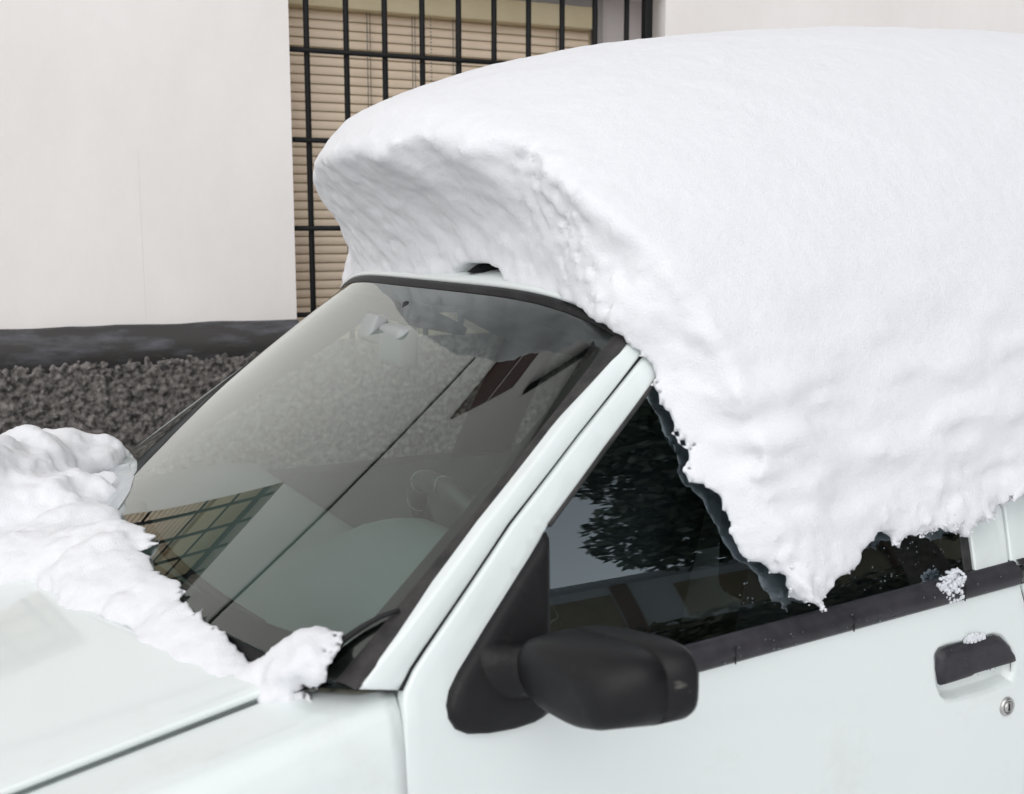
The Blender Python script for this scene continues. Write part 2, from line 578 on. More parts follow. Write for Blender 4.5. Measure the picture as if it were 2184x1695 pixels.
# dark smooth band above the pebbledash, its upper edge slightly ragged
def plinth_band(sa, sb):
    n = int((sb - sa) * 22) + 2
    ss = np.linspace(sa, sb, n)
    V = []
    for s in ss:
        P_ = np.array([s, 0.0, 0.0])
        e = PZ + 0.004 * float(fbm(np.array([s * 1.0, 0.3, 0.2]), 9, 3))
        lo_ = 1.09
        V += [wl(s, 0.001, e + 0.004), wl(s, 0.022, e), wl(s, 0.024, lo_), wl(s, 0.0, lo_)]
    F = []
    for i in range(n - 1):
        for k in range(3):
            a = i * 4 + k
            F.append((a, a + 1, a + 5, a + 4))
    mesh_obj('plinth_band', V, F, 'plinth_smooth', house)
for sa, sb in ((-6, W2S0), (W2S1, WS0), (WS1, 9)): plinth_band(sa, sb)
def pebbledash(s0, s1, z0, z1, h, name):
    ns, nz_ = int((s1 - s0) / h), int((z1 - z0) / h)
    S, Z = np.meshgrid(np.linspace(s0, s1, ns), np.linspace(z0, z1, nz_), indexing='ij')
    # aggregate: bumps round jittered cell centres
    cs = 0.015
    best = np.full(S.shape, 9.0); hh = np.zeros(S.shape)
    ci, cj = np.floor(S / cs).astype(int), np.floor(Z / cs).astype(int)
    for di in (-1, 0, 1):
        for dj in (-1, 0, 1):
            a, b_ = ci + di, cj + dj
            r1 = _perm[((a * 92837111) ^ (b_ * 689287499)) & 0xFFFF]; r2 = _perm[((a * 283923481) ^ (b_ * 12345701)) & 0xFFFF]; r3 = _perm[((a * 7919) ^ (b_ * 104729)) & 0xFFFF]
            d = np.hypot(S - (a + r1) * cs, (Z - (b_ + r2) * cs)) / cs
            up = d < best
            best = np.where(up, d, best); hh = np.where(up, r3, hh)
    P = np.stack([S, Z * 0, Z], -1)
    D = 0.020 + 0.010 * np.clip(1 - (best / 0.75) ** 2, 0, 1) * (0.3 + 1.0 * hh) + 0.006 * fbm(P, 60, 3) + 0.008 * fbm(P, 9, 2)
    D = D + 0.016 * np.clip((1.135 + 0.012 * fbm(P, 14, 3) - Z) / 0.03, 0, 1) - 0.012
    V = WP0 + S[..., None] * WD + D[..., None] * WN + np.stack([S * 0, S * 0, Z], -1)
    o = grid_obj(name, V, 'plinth_rough', house, flip=True)
    o['kind'] = 'stuff'
pebbledash(-2.3, 2.2, 0.35, 1.15, 0.0042, 'pebbledash')
pebbledash(-6.0, -2.3, 0.0, 1.15, 0.04, 'pebbledash')
pebbledash(2.2, 9.0, 0.0, 1.15, 0.04, 'pebbledash')

# windows: frame and slatted blind set back in the opening, iron grille near the wall face
PITCH = 0.0285
def slat_mesh():
    n = 7
    V, F = [], []
    for i in range(n):
        t = i / (n - 1)
        z = (t - 0.5) * 0.0245
        d = 0.0030 * (1 - (2 * t - 1) ** 2) + 0.0030 * (0.5 - t)
        V += [(0, d, z), (1.0, d, z)]
    for i in range(n - 1):
        a = 2 * i
        F.append((a, a + 1, a + 3, a + 2))
    me = bpy.data.meshes.new('slat')
    me.from_pydata(V, [], F)
    me.polygons.foreach_set('use_smooth', [True] * len(me.polygons))
    me.materials.append(M['slat'])
    return me
sm = slat_mesh()
def make_window(s0, s1, z0, z1, blind_end, box_z, bars_s, bars_z, edge, label, grille_label):
    win = wpart('window', 'frame', house, (blind_end + 0.002, blind_end + 0.022, -0.20, -0.14, z0, z1), (s0 - .2, blind_end + 0.002, -0.20, -0.14, z1 - 0.04, z1), (s0 - .2, blind_end + 0.002, -0.20, -0.14, z0, z0 + 0.05))
    win['label'] = label
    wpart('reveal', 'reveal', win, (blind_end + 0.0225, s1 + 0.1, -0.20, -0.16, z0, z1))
    wpart('blind_backing', 'blind_back', win, (s0 - .2, blind_end, -0.215, -0.19, z0 + .05, z1 - .04))
    wpart('blind_box', 'blind_box', win, (s0 - .2, blind_end - 0.013, -0.188, -0.13, box_z, z1 - 0.041), bevel=0.004)
    zs = box_z - 0.017
    L_ = blind_end - 0.013 - (s0 - 0.15)
    while zs > z0 + 0.06:
        o = bpy.data.objects.new('slat', sm)
        COL.objects.link(o)
        P = wl(s0 - 0.15, -0.184 + random.uniform(-.0008, .0008), zs)
        o.matrix_basis = Matrix(((WD[0] * L_, WN[0], 0, P[0]), (WD[1] * L_, WN[1], 0, P[1]), (0, 0, 1, P[2]), (0, 0, 0, 1)))
        put(o, win)
        zs -= PITCH
    for s in (0.30, 0.455, 0.60, 0.99):
        for ds in (0.0, 0.010):
            tube('cord', [wl(s0 + s + ds, -0.166, box_z + 0.005), wl(s0 + s + ds, -0.166, z0 + .06)], 0.0014, 'cord', win, seg=5)
    grille = bpy.data.objects.new('window_grille', None)
    COL.objects.link(grille)
    grille.location = tuple(wl((s0 + s1) / 2, 0, z0))
    grille['label'] = grille_label
    put(grille, house)
    ext = 0.004 if edge != 'right' else 0.0
    for s in bars_s:
        tube('bar', [wl(s, -0.03, z0), wl(s, -0.03, z0 + .3), wl(s, -0.03, z1 - .3), wl(s, -0.03, z1)], 0.0092, 'bar', grille, seg=10)
    for z in bars_z:
        tube('bar', [wl(s0, -0.017, z), wl((s0 + s1) / 2, -0.017, z), wl(s1, -0.017, z)], 0.0080, 'bar', grille, seg=10)
    return win
w1 = make_window(WS0, WS1, WZ0, WZ1, 1.158, 2.185, [0.0815 + 0.1255 * i for i in range(10)], [2.032, 1.764, 1.496, 1.228], 'right',
                 'beige slatted blind in the window opening', 'black iron bars over the window opening')
wpart('edge_bar', 'bar', [c for c in house.children if c.name.startswith('window_grille')][0], (1.275, 1.305, -0.04, -0.01, WZ0, WZ1), bevel=0.003)
# chain with beads
bm = bmesh.new()
for i in range(90):
    z = 2.28 - i * 0.011
    bmesh.ops.create_icosphere(bm, subdivisions=1, radius=0.0028, matrix=Matrix.Translation(Vector(wl(0.535 + 0.003 * math.sin(i * .05), -0.155, z))))
bm_obj('bead_chain', bm, 'cord', w1)
w2 = make_window(W2S0, W2S1, WZ0, W2Z1, W2S1 - 0.02, 1.86, [W2S1 - 0.06 - 0.1255 * i for i in range(9)], [1.92, 1.764, 1.496, 1.228], 'top',
                 'second barred window that shows reflected in the windscreen', 'black iron bars over the second window')
wpart('edge_bar', 'bar', [c for c in house.children if c.name.startswith('window_grille')][-1], (W2S0, W2S1, -0.042, -0.008, 2.055, 2.085), bevel=0.003)
ush = wpart('upper_shutter', 'red', house, (-0.98, 0.30, 0.0, 0.03, 3.30, 4.10), bevel=0.004)
wpart('shutter_rail', 'steel', ush, (-0.975, 0.295, 0.031, 0.040, 3.69, 3.705))
tube('down_pipe', [wl(-1.06, 0.05, 4.55), wl(-1.06, 0.05, 6.5)], 0.03, 'bar', house, seg=10)
cable = tube('wall_cable', [wl(1.3, 0.03, 3.25), wl(0.2, 0.012, 3.05), wl(-0.72, 0.012, 2.87), wl(-1.0, 0.012, 2.80), wl(-1.28, 0.012, 2.72), wl(-1.78, 0.012, 2.53), wl(-2.4, 0.012, 2.36), wl(-4.5, 0.03, 2.3)], 0.011, 'cable', house, seg=8)

# ================================================================== THE CAR: surfaces
YP, YC = 1.16, 1.91
BELT = 0.93
def tumble(z):
    dz = np.clip(np.asarray(z, float) - BELT, 0, 0.6)
    t0, kk = R_(14), R_(40)
    up = -np.log(np.cos(t0 + kk * dz) / math.cos(t0)) / kk
    dn = np.clip(BELT - np.asarray(z, float), 0, 1)
    return up - 0.10 * dn + 0.19 * dn * dn
def side_y(x, z):
    tp = np.clip(0.55 - np.asarray(x, float), 0, 2)
    return YP + tumble(z) + 0.05 * tp * tp
def f_side(P): return P[1] - float(side_y(P[0], P[2]))
def on_side(x, y, off=0.0):
    return sight(x, y, lambda P: P[1] - float(side_y(P[0], P[2])) - off)
def mir(P):
    P = np.array(P, float)
    P[..., 1] = 2 * YC - P[..., 1]
    return P

# windscreen sheet
WB, WT = np.array([0.446, 1.172, 0.976]), np.array([0.924, 1.328, 1.339])
def wscreen(u, v):
    u = np.asarray(u, float); v = np.asarray(v, float)
    q2, q3 = 1 - np.abs(u) ** 2.2, 1 - np.abs(u) ** 3
    bx, by, bz = WB[0] - 0.15 * q2, YC + (YC - WB[1]) * u, WB[2] + 0.015 * q2
    tx, ty, tz = WT[0] - 0.045 * q3, YC + (YC - WT[1]) * u, WT[2] + 0.054 * (1 - np.abs(u) ** 5)
    bl = -4 * v * (1 - v) * 0.004
    return np.stack([bx + (tx - bx) * v - bl * 0.58, by + (ty - by) * v, bz + (tz - bz) * v + bl * 0.81], -1)
# roof
def roof_z(x, y):
    s = np.clip(np.abs((np.asarray(y, float) - YC) / 0.585), 0, 1.2)
    return 1.345 + 0.054 * (1 - s ** 5) + 0.03 * np.clip((x - 0.9) / 0.5, 0, 1)
# bonnet
def shoulder(x): return 0.962 + 0.2 * (np.asarray(x, float) - 0.5) - 0.12 * np.clip(0.1 - np.asarray(x, float), 0, 2) ** 2
def bonnet_z(x, y):
    s = np.clip((np.asarray(y, float) - YC) / 0.64, -1.1, 1.1)
    return shoulder(x) + 0.055 * (1 - s * s)

car = thing('car', 'white hatchback parked by the house with deep snow on its roof', 'car', (1.0, 1.9, 0))

# ------------------------------------------------------------------ panel cutter: outline on a side surface (x,z) -> skin with rolled edges
def resample(pts, step, closed=True):
    pts = [np.asarray(p, float) for p in pts]
    out = []
    n = len(pts)
    for i in range(n if closed else n - 1):
        a, b_ = pts[i], pts[(i + 1) % n]
        k_ = max(1, int(np.linalg.norm(b_ - a) / step))
        for j in range(k_): out.append(a + (b_ - a) * j / k_)
    if not closed: out.append(pts[-1])
    return np.array(out)

def seg_dist(P, O):
    A, B = O, np.roll(O, -1, 0)
    d = np.full(len(P), 9.0)
    for a, b_ in zip(A, B):
        ab = b_ - a
        t = np.clip(((P - a) @ ab) / max(ab @ ab, 1e-12), 0, 1)
        d = np.minimum(d, np.linalg.norm(P - a - t[:, None] * ab, axis=1))
    return d

def inside_poly(P, O):
    x, y = P[:, 0], P[:, 1]
    r = np.zeros(len(P), bool)
    A, B = O, np.roll(O, -1, 0)
    for (x1, y1), (x2, y2) in zip(A, B):
        c = ((y1 > y) != (y2 > y)) & (x < (x2 - x1) * (y - y1) / (y2 - y1 + 1e-15) + x1)
        r ^= c
    return r

def panel(name, outline, surf, mat, parent, normal_in, step=0.03, roll=0.004, skirt=0.014, off=0.0, extra=None, press=None):
    """outline: list of 2-D points; surf(a,b)->3-D; normal_in: unit vector into the body"""
    O = resample(outline, 0.012)
    lo, hi = O.min(0), O.max(0)
    g = np.stack(np.meshgrid(np.arange(lo[0], hi[0], step), np.arange(lo[1], hi[1], step), indexing='ij'), -1).reshape(-1, 2)
    g = g[inside_poly(g, O)]
    g = g[seg_dist(g, O) > 0.012]
    rings = []
    T = np.roll(O, -1, 0) - np.roll(O, 1, 0)
    T /= np.maximum(np.linalg.norm(T, axis=1, keepdims=True), 1e-9)
    Nn = np.stack([-T[:, 1], T[:, 0]], 1)
    area = 0.5 * np.sum(O[:, 0] * np.roll(O[:, 1], -1) - np.roll(O[:, 0], -1) * O[:, 1])
    if area < 0: Nn = -Nn
    if roll:
        for d in (roll * 0.3, roll):
            q = O + Nn * d
            q = q[inside_poly(q, O)]
            q = q[seg_dist(q, O) > d * 0.9]
            rings.append(q)
    if extra is not None:
        g = g[~inside_poly(g, extra[1])]
        rings.append(extra[0])
    pts = np.concatenate([O, g] + rings)
    n = len(O)
    vs2, es, fs, *_ = delaunay_2d_cdt([Vector(p) for p in pts], [], [list(range(n)) if area > 0 else list(range(n))[::-1]], 1, 1e-6)
    P2 = np.array([tuple(v) for v in vs2])
    d = seg_dist(P2, O)
    V = np.array([surf(a, b_) for a, b_ in P2])
    ni = np.asarray(normal_in, float)
    if roll:
        e = np.clip(roll - d, 0, roll)
        V = V + ni * (roll - np.sqrt(np.maximum(roll * roll - e * e, 0)))[:, None]
    V = V + ni * off
    if press is not None: V = V + ni * press(P2)[:, None]
    # skirt
    F = [tuple(f) for f in fs]
    edge = {}
    for f in F:
        for i in range(len(f)):
            e_ = (f[i], f[(i + 1) % len(f)])
            if (e_[1], e_[0]) in edge: edge.pop((e_[1], e_[0]))
            else: edge[e_] = 1
    V = list(V)
    mp = {}
    if not skirt: edge = {}
    for a, b_ in edge:
        for q in (a, b_):
            if q not in mp:
                mp[q] = len(V)
                V.append(V[q] + ni * skirt)
    for a, b_ in edge: F.append((b_, a, mp[a], mp[b_]))
    return mesh_obj(name, V, F, mat, parent)

def s_side(x, z): return np.array([x, float(side_y(x, z)), z])
def xz(P): return (P[0], P[2])
NIN = np.array([0, 1, 0.0])

# dark inner shell behind the panels, so that the seams read as seams
def inner_shell():
    xs = np.linspace(-0.45, 2.6, 60); zs_ = np.linspace(0.30, 0.915, 24)
    xe = on_side(2172, 1250)[0]
    for xa, xb_ in ((0.485, 0.56), (xe - 0.012, xe + 0.3)):
        X, Z = np.meshgrid(np.linspace(xa, xb_, 8), zs_, indexing='ij')
        P = np.stack([X, side_y(X, Z) + 0.0058, Z], -1)
        P[..., 2] = np.minimum(P[..., 2], np.where(X < 0.52, shoulder(X) - 0.03, 9))
        grid_obj('inner_shell', P, 'gap', car)
    X, Z = np.meshgrid(xs, zs_, indexing='ij')
    grid_obj('far_flank', mir(np.stack([X, side_y(X, Z), np.minimum(Z, np.where(X < 0.52, shoulder(X) - 0.02, 9))], -1)), 'paint', car, flip=True)
    u = np.linspace(-0.05, 1.0, 16)
    # pillar backing under the door seam
    A = [on_side(*p) for p in ((800, 1478), (853, 1400), (1050, 1120), (1345, 740), (1420, 640))]
    B = [on_side(*p) for p in ((930, 1478), (960, 1400), (1130, 1120), (1400, 775), (1470, 680))]
    P = np.array([A, B]).transpose(1, 0, 2)
    P[..., 1] += 0.0056
    grid_obj('pillar_core', P, 'gap', car)
inner_shell()

# ------------------------------------------------------------------ bonnet, fender, cowl
GAPL = [sight(x, y, lambda P: -(P[2] - float(bonnet_z(P[0], P[1])))) for x, y in ((40, 1690), (325, 1578), (472, 1519), (621, 1465))]
gx = np.array([p[0] for p in GAPL]); gy = np.array([p[1] for p in GAPL])
_c = np.polyfit(gx, gy, 1)
def gap_y(x): return np.polyval(_c, np.clip(x, -0.6, 0.6))
TR = [sight(x, y, lambda P: -(P[2] - float(bonnet_z(P[0], P[1])))) for x, y in ((609, 1461), (472, 1423), (377, 1394))]
_t = np.polyfit([((p[1] - YC)) ** 2 for p in TR], [p[0] for p in TR], 1)
def trail_x(y): return np.polyval(_t, (np.asarray(y, float) - YC) ** 2)

def bonnet():
    nu, nv = 70, 60
    P = np.zeros((nu, nv, 3))
    t = np.concatenate([[0, 0.003, 0.008], np.linspace(0.02, 0.98, nv - 6), [0.992, 0.997, 1]])
    w = np.concatenate([np.linspace(0, 0.97, nu - 4), [0.98, 0.99, 0.996, 1]])
    for j in range(nv):
        for i in range(nu):
            yy = gap_y(0.3) + (2 * YC - 2 * gap_y(0.3)) * t[j]
            x = -0.55 + (trail_x(yy) + 0.55) * w[i]
            g0 = gap_y(x) + 0.0016
            y = g0 + (2 * YC - 2 * g0) * t[j]
            x = -0.55 + (trail_x(y) + 0.55) * w[i]
            z = float(bonnet_z(x, y))
            e = min(t[j], 1 - t[j]) * 1.25
            z -= 0.003 * max(0, 1 - e / 0.006) ** 2
            z -= 0.004 * max(0, 1 - (1 - w[i]) / 0.012) ** 2
            # pressed rib along the panel
            z += 0.004 * math.exp(-((y - 1.62 - 0.12 * (x - 0.3)) / 0.02) ** 2) * 0
            P[i, j] = (x, y, z)
    o = grid_obj('bonnet', P, 'paint', car, flip=True)
    s = o.modifiers.new('thickness', 'SOLIDIFY'); s.thickness = 0.012; s.offset = -1
bonnet()

def fender(sgn, name='fender'):
    sec = [(0.0, -0.60), (-0.008, -0.40), (-0.010, -0.22), (-0.008, -0.12), (-0.002, -0.065), (0.004, -0.040), (0.012, -0.022), (0.024, -0.009), (0.040, -0.003)]
    nx = 60
    P = np.zeros((nx, len(sec) + 8, 3))
    for j in range(len(sec) + 8):
        for i in range(nx):
            if j < len(sec):
                xr = 0.4995
                w = i / (nx - 1)
                x = -0.55 + (xr + 0.55) * w
                y = float(side_y(x, 0.93)) + sec[j][0]
                z = float(shoulder(x)) + sec[j][1]
            else:
                q = (j - len(sec) + 1) / 8
                xr = 0.4995 - q * (0.4995 - (GAPL[-1][0] - 0.006))
                lo9, hi9 = 0.34, 0.4995
                for _ in range(24):
                    xm = (lo9 + hi9) / 2
                    ya = float(side_y(xm, 0.93)) + sec[-1][0]; yb = gap_y(xm) - 0.0025
                    za = float(shoulder(xm)) + sec[-1][1]
                    Pm = np.array([xm, ya + (yb - ya) * q, za + (float(bonnet_z(xm, yb)) - za) * q ** 0.8]) - CC
                    pxx, pyy = WPX / 2 + FPX * (Pm @ CR) / (Pm @ CF), HPX / 2 - FPX * (Pm @ CU) / (Pm @ CF)
                    if pyy > 1465 + (pxx - 621) * 0.0556: lo9 = xm
                    else: hi9 = xm
                xr = lo9
                x = -0.55 + (xr + 0.55) * (i / (nx - 1))
                y0 = float(side_y(x, 0.93)) + sec[-1][0]
                y1 = gap_y(x) - 0.0016
                y = y0 + (y1 - y0) * q
                z0 = float(shoulder(x)) + sec[-1][1]
                z = z0 + (float(bonnet_z(x, y1)) - z0) * (q ** 0.8)
                if q == 1: z -= 0.003
            P[i, j] = (x, y, z)
    o = grid_obj(name, P if sgn > 0 else mir(P), 'paint', car, flip=sgn < 0)
    s = o.modifiers.new('thickness', 'SOLIDIFY'); s.thickness = 0.01; s.offset = -1
fender(1)
fender(-1)
def gap_floor():
    P = np.zeros((30, 2, 3))
    for i, x in enumerate(np.linspace(-0.5, GAPL[-1][0] - 0.01, 30)):
        for j, dy in enumerate((-0.012, 0.012)):
            P[i, j] = (x, gap_y(x) + dy, float(bonnet_z(x, gap_y(x))) - 0.007)
    grid_obj('gap_floor', P, 'paint', car, flip=True)
gap_floor()
# cowl: black tray between bonnet and glass
def cowl():
    us = np.linspace(-0.985, 0.985, 60)
    P = np.zeros((60, 6, 3))
    for i, u in enumerate(us):
        g = wscreen(u, 0.012)
        y = YC + (YC - WB[1]) * u
        tx = float(trail_x(np.clip(y, gap_y(0.4), 2 * YC - gap_y(0.4)))) - 0.03
        k9 = np.clip((abs(u) - 0.80) / 0.15, 0, 1)
        tx = tx + (g[0] - 0.004 - tx) * k9
        tz = (float(bonnet_z(tx, y)) - 0.018) * (1 - k9) + (g[2] - 0.010) * k9
        for j in range(6):
            t = j / 5
            P[i, j] = (tx + (g[0] - tx) * t, y, tz + (g[2] - 0.012 - tz) * t - 0.012 * (1 - k9) * math.sin(math.pi * t))
    grid_obj('cowl', P, 'black_plastic', car, flip=True)
cowl()

# ------------------------------------------------------------------ near pillar strip (white) between seal and door seam
PIL_L = [(738, 1500), (759, 1474), (853, 1360), (1032, 1120), (1190, 918), (1340, 731), (1430, 625)]
PIL_R = [(852, 1500), (853, 1476), (877, 1428), (902, 1390), (1086, 1120), (1234, 930), (1375, 751), (1460, 648)]
GAPR = [(861, 1498), (864, 1478), (884, 1434), (910, 1394), (1093, 1122), (1241, 932), (1382, 754), (1466, 652)]
def chain(pts, off=0.0): return [xz(on_side(*p)) for p in pts]
pil = chain(PIL_L[1:]) + chain(PIL_R[1:])[::-1]
def s_pillar(x, z):
    return np.array([x, float(side_y(x, z)), z])
panel('windscreen_pillar', pil, s_pillar, 'paint', car, NIN, step=0.02, roll=0.005)

# ------------------------------------------------------------------ near front door
door_front = on_side(861, 1690)[0]
FR_IN = [(1480, 705), (1407, 802), (1290, 960), (1172, 1120), (1080, 1290), (1010, 1410)]
belt_pts = [on_side(x, y) for x, y in ((1491, 1405), (2165, 1222))]
bs = (belt_pts[1][2] - belt_pts[0][2]) / (belt_pts[1][0] - belt_pts[0][0])
def belt_z(x): return belt_pts[0][2] + bs * (x - belt_pts[0][0])
XR = on_side(2172, 1250)[0] - 0.001                          # rear edge of the door, below the moulding
_q0, _q1 = on_side(2172, 1250), on_side(2184, 1297)
RS = 0.05 * (_q1[0] - _q0[0]) / (_q0[2] - _q1[2])
XRU = on_side(2150, 1195)[0]                                 # rear edge of its window frame
out = [(door_front, 0.30), (door_front, 0.80)] + chain(GAPR[:1]) + chain(GAPR[1:]) + chain(FR_IN)
out += [(0.60, belt_z(0.60) + 0.012), (1.0, belt_z(1.0) + .002), (XR, belt_z(XR) + 0.002), (XR + RS, belt_z(XR) - 0.05), (XR + 2.2 * RS, 0.75), (XR + 3.2 * RS, 0.30)]
hp = [(2796 + a / 1.68, 1850 + b_ / 1.68) for a, b_ in ((1600, 1300), (1625, 1262), (1670, 1240), (1830, 1200), (1985, 1163), (2030, 1175), (2075, 1225), (2112, 1290), (2124, 1328), (2085, 1352), (1850, 1425), (1625, 1502), (1605, 1490), (1592, 1400))]
hp = [(a / 1.8755, b_ / 1.8755) for a, b_ in hp]
pk = [(2796 + a / 1.68, 1850 + b_ / 1.68) for a, b_ in ((1582, 1300), (1610, 1250), (1660, 1225), (1990, 1148), (2045, 1165), (2105, 1250), (2130, 1330), (2122, 1420), (2100, 1480), (1960, 1540), (1760, 1600), (1665, 1612), (1625, 1580), (1598, 1510))]
pk = [(a / 1.8755, b_ / 1.8755) for a, b_ in pk]
PK = resample([xz(on_side(*p)) for p in pk], 0.006)
_lo, _hi = PK.min(0) - 0.01, PK.max(0) + 0.01
_g = np.stack(np.meshgrid(np.arange(_lo[0], _hi[0], .0035), np.arange(_lo[1], _hi[1], .0035), indexing='ij'), -1).reshape(-1, 2)
_big = np.array([(_lo[0], _lo[1]), (_hi[0], _lo[1]), (_hi[0], _hi[1]), (_lo[0], _hi[1])])
def pocket(P2):
    d_ = seg_dist(P2, PK) * np.where(inside_poly(P2, PK), 1, -1)
    t_ = np.clip((d_ + 0.001) / 0.011, 0, 1)
    return 0.017 * t_ * t_ * (3 - 2 * t_)
door = panel('door', out, s_side, 'paint', car, NIN, step=0.014, roll=0.0045, extra=(_g, _big), press=pocket)
door['label'] = 'white near side front door'
# window frame post at its rear
fx0, fx1 = on_side(2077, 1200)[0], XRU
fx0t, fx1t = on_side(2062, 1090)[0], on_side(2138, 1088)[0]
post = [(fx0, belt_z(fx0) + .006), (fx1, belt_z(fx1) + .006), (fx1t, on_side(2138, 1088)[2]), (fx1t - 0.03, on_side(2138, 1088)[2] + .15), (fx0t - 0.03, on_side(2062, 1090)[2] + .15), (fx0t, on_side(2062, 1090)[2])]
panel('window_post', post, s_side, 'paint', door, NIN, step=0.02, roll=0.003)
seal = [(fx0 - 0.020, belt_z(fx0) + .008), (fx0 - 0.001, belt_z(fx0) + .008), (fx0t - 0.001, on_side(2062, 1090)[2]), (fx0t - 0.02, on_side(2062, 1090)[2])]
panel('window_channel', seal, s_side, 'rubber', door, NIN, step=0.02, roll=0.002, off=0.004)
# glass
gp = [p for p in chain([(1490, 690), (1400, 800), (1165, 1120), (1165, 1330), (1200, 1465)])]
gl_out = gp + [(1.0, belt_z(1.0) - .01), (fx0 - 0.006, belt_z(fx0) - .01), (fx0t - 0.01, on_side(2062, 1090)[2]), (fx0t - 0.05, 1.30)]
def s_glass(x, z): return np.array([x, float(side_y(x, z)) + 0.006, z])
panel('side_window', gl_out, s_glass, 'side_glass', door, NIN, step=0.025, roll=0, skirt=0.0)
# rubber along the leading edge of the glass
tube('window_seal', [np.array(s_side(*p)) + (0, 0.001, 0) for p in resample(chain([(1476, 713), (1407, 802), (1290, 960), (1172, 1122)]), 0.02, False)], 0.0032, 'rubber', door, seg=6)
# belt moulding: rounded strip with a rib and a few joints
def moulding(x0, x1, name, parent):
    sec = [(0.004, -0.019), (-0.004, -0.018), (-0.009, -0.012), (-0.011, -0.002), (-0.010, 0.007), (-0.005, 0.0135), (0.0, 0.0145), (0.001, 0.0175), (0.006, 0.019), (0.012, 0.019)]
    n = 60
    P = np.zeros((n, len(sec), 3))
    for i in range(n):
        x = x0 + (x1 - x0) * i / (n - 1)
        zc = belt_z(x)
        for j, (a, b_) in enumerate(sec):
            P[i, j] = (x, YP + 0.0 + a + 0.003 * (1 if b_ > 0 else 0), zc + b_)
    o = grid_obj(name, P, 'moulding', parent, flip=True)
    return o
moulding(0.80, XR - 0.003, 'belt_moulding', door)
for x in (0.985, 1.205, 1.44):
    tube('moulding_joint', [(x, YP - 0.0105 + 0.0 * j, belt_z(x) + z) for j, z in enumerate((-0.017, -0.008, 0.002, 0.009))], 0.0011, 'gap', door, seg=5)

# rear door, beyond the seam
rd = [(XR + 0.006, belt_z(XR) - 0.002), (XR + RS + 0.006, belt_z(XR) - 0.05), (XR + 2.2 * RS + 0.006, 0.75), (XR + 3.2 * RS + 0.006, 0.30), (2.45, 0.30), (2.45, belt_z(2.45)), ]
rdo = panel('rear_door', rd, s_side, 'paint', car, NIN, step=0.04, roll=0.0045)
rp_ = [(XRU + 0.006, belt_z(XRU) + .008), (XRU + 0.12, belt_z(XRU) + .010), (XRU + 0.10, 1.30), (fx1t - 0.026, on_side(2138, 1088)[2] + .15), (fx1t + 0.006, on_side(2138, 1088)[2])]
panel('window_post', rp_, s_side, 'paint', rdo, NIN, step=0.02, roll=0.003)
moulding(XR + 0.004, 2.45, 'belt_moulding', rdo)
rg = [(XRU + .11, belt_z(XRU) - .005), (2.35, belt_z(2.35) - .005), (2.2, 1.30), (XRU + .09, 1.30)]
panel('side_window', rg, s_glass, 'side_glass', rdo, NIN, step=0.04, roll=0, skirt=0)

# ------------------------------------------------------------------ door handle, pocket and lock
def on_door(px, py, off=0.0):
    return on_side(px, py, off)
def dished(name, outline, mat, parent, depth, rim, dome):
    O = resample([xz(on_door(*p)) for p in outline], 0.006)
    lo, hi = O.min(0), O.max(0)
    g = np.stack(np.meshgrid(np.arange(lo[0], hi[0], .005), np.arange(lo[1], hi[1], .005), indexing='ij'), -1).reshape(-1, 2)
    g = g[inside_poly(g, O)]
    g = g[seg_dist(g, O) > 0.002]
    area = 0.5 * np.sum(O[:, 0] * np.roll(O[:, 1], -1) - np.roll(O[:, 0], -1) * O[:, 1])
    n = len(O)
    v2, _, fs, *_ = delaunay_2d_cdt([Vector(p) for p in np.concatenate([O, g])], [], [list(range(n)) if area > 0 else list(range(n))[::-1]], 1, 1e-6)
    P2 = np.array([tuple(v) for v in v2])
    d = seg_dist(P2, O)
    t = np.clip(d / rim, 0, 1)
    sh = np.sqrt(np.clip(1 - (1 - t) ** 2, 0, 1))
    V = np.array([s_side(a, b_) for a, b_ in P2])
    V[:, 1] += dome - depth * sh
    return mesh_obj(name, V, [tuple(f) for f in fs], mat, parent)
hnd = dished('door_handle', hp, 'black_plastic', door, 0.010, 0.009, 0.001)
hnd.data.materials[0] = M['moulding']
# the underside shadow slot
slot = [(a, b_ + 5) for a, b_ in ((1996, 1448), (2006, 1466), (2080, 1442), (2158, 1415), (2163, 1404), (2080, 1430))]
def lock():
    c = on_side(2146, 1507)
    o = []
    for r0, r1, d0, d1, nm, mt in ((0.0155, 0.0135, 0.0, -0.005, 'lock', 'steel'),):
        n = 28
        V, F = [], []
        rings = [(0.0160, 0.001), (0.0160, -0.002), (0.0145, -0.0045), (0.0105, -0.005), (0.0098, -0.0035), (0.0092, -0.0035), (0.0090, -0.0055), (0.0001, -0.0058)]
        for r, d in rings:
            for k_ in range(n):
                a = 2 * math.pi * k_ / n
                V.append((c[0] + r * math.cos(a), c[1] + d, c[2] + r * math.sin(a)))
        for i in range(len(rings) - 1):
            for k_ in range(n):
                F.append((i * n + k_, i * n + (k_ + 1) % n, (i + 1) * n + (k_ + 1) % n, (i + 1) * n + k_))
        lk = mesh_obj(nm, V, F, mt, door, smooth=True)
    box('key_slot', (c[0] - 0.0013, c[1] - 0.0066, c[2] - 0.0055), (c[0] + 0.0013, c[1] - 0.0052, c[2] + 0.0055), 'gap', door)
    bm = bmesh.new()
    bmesh.ops.create_circle(bm, cap_ends=False, radius=0.0100, segments=24)
    bm.free()
    tube('lock_ring', [(c[0] + 0.0100 * math.cos(a), c[1] - 0.0042, c[2] + 0.0100 * math.sin(a)) for a in np.linspace(0, 2 * math.pi, 25)[:-1]], 0.0007, 'gap', door, seg=5, closed=True)
lock()

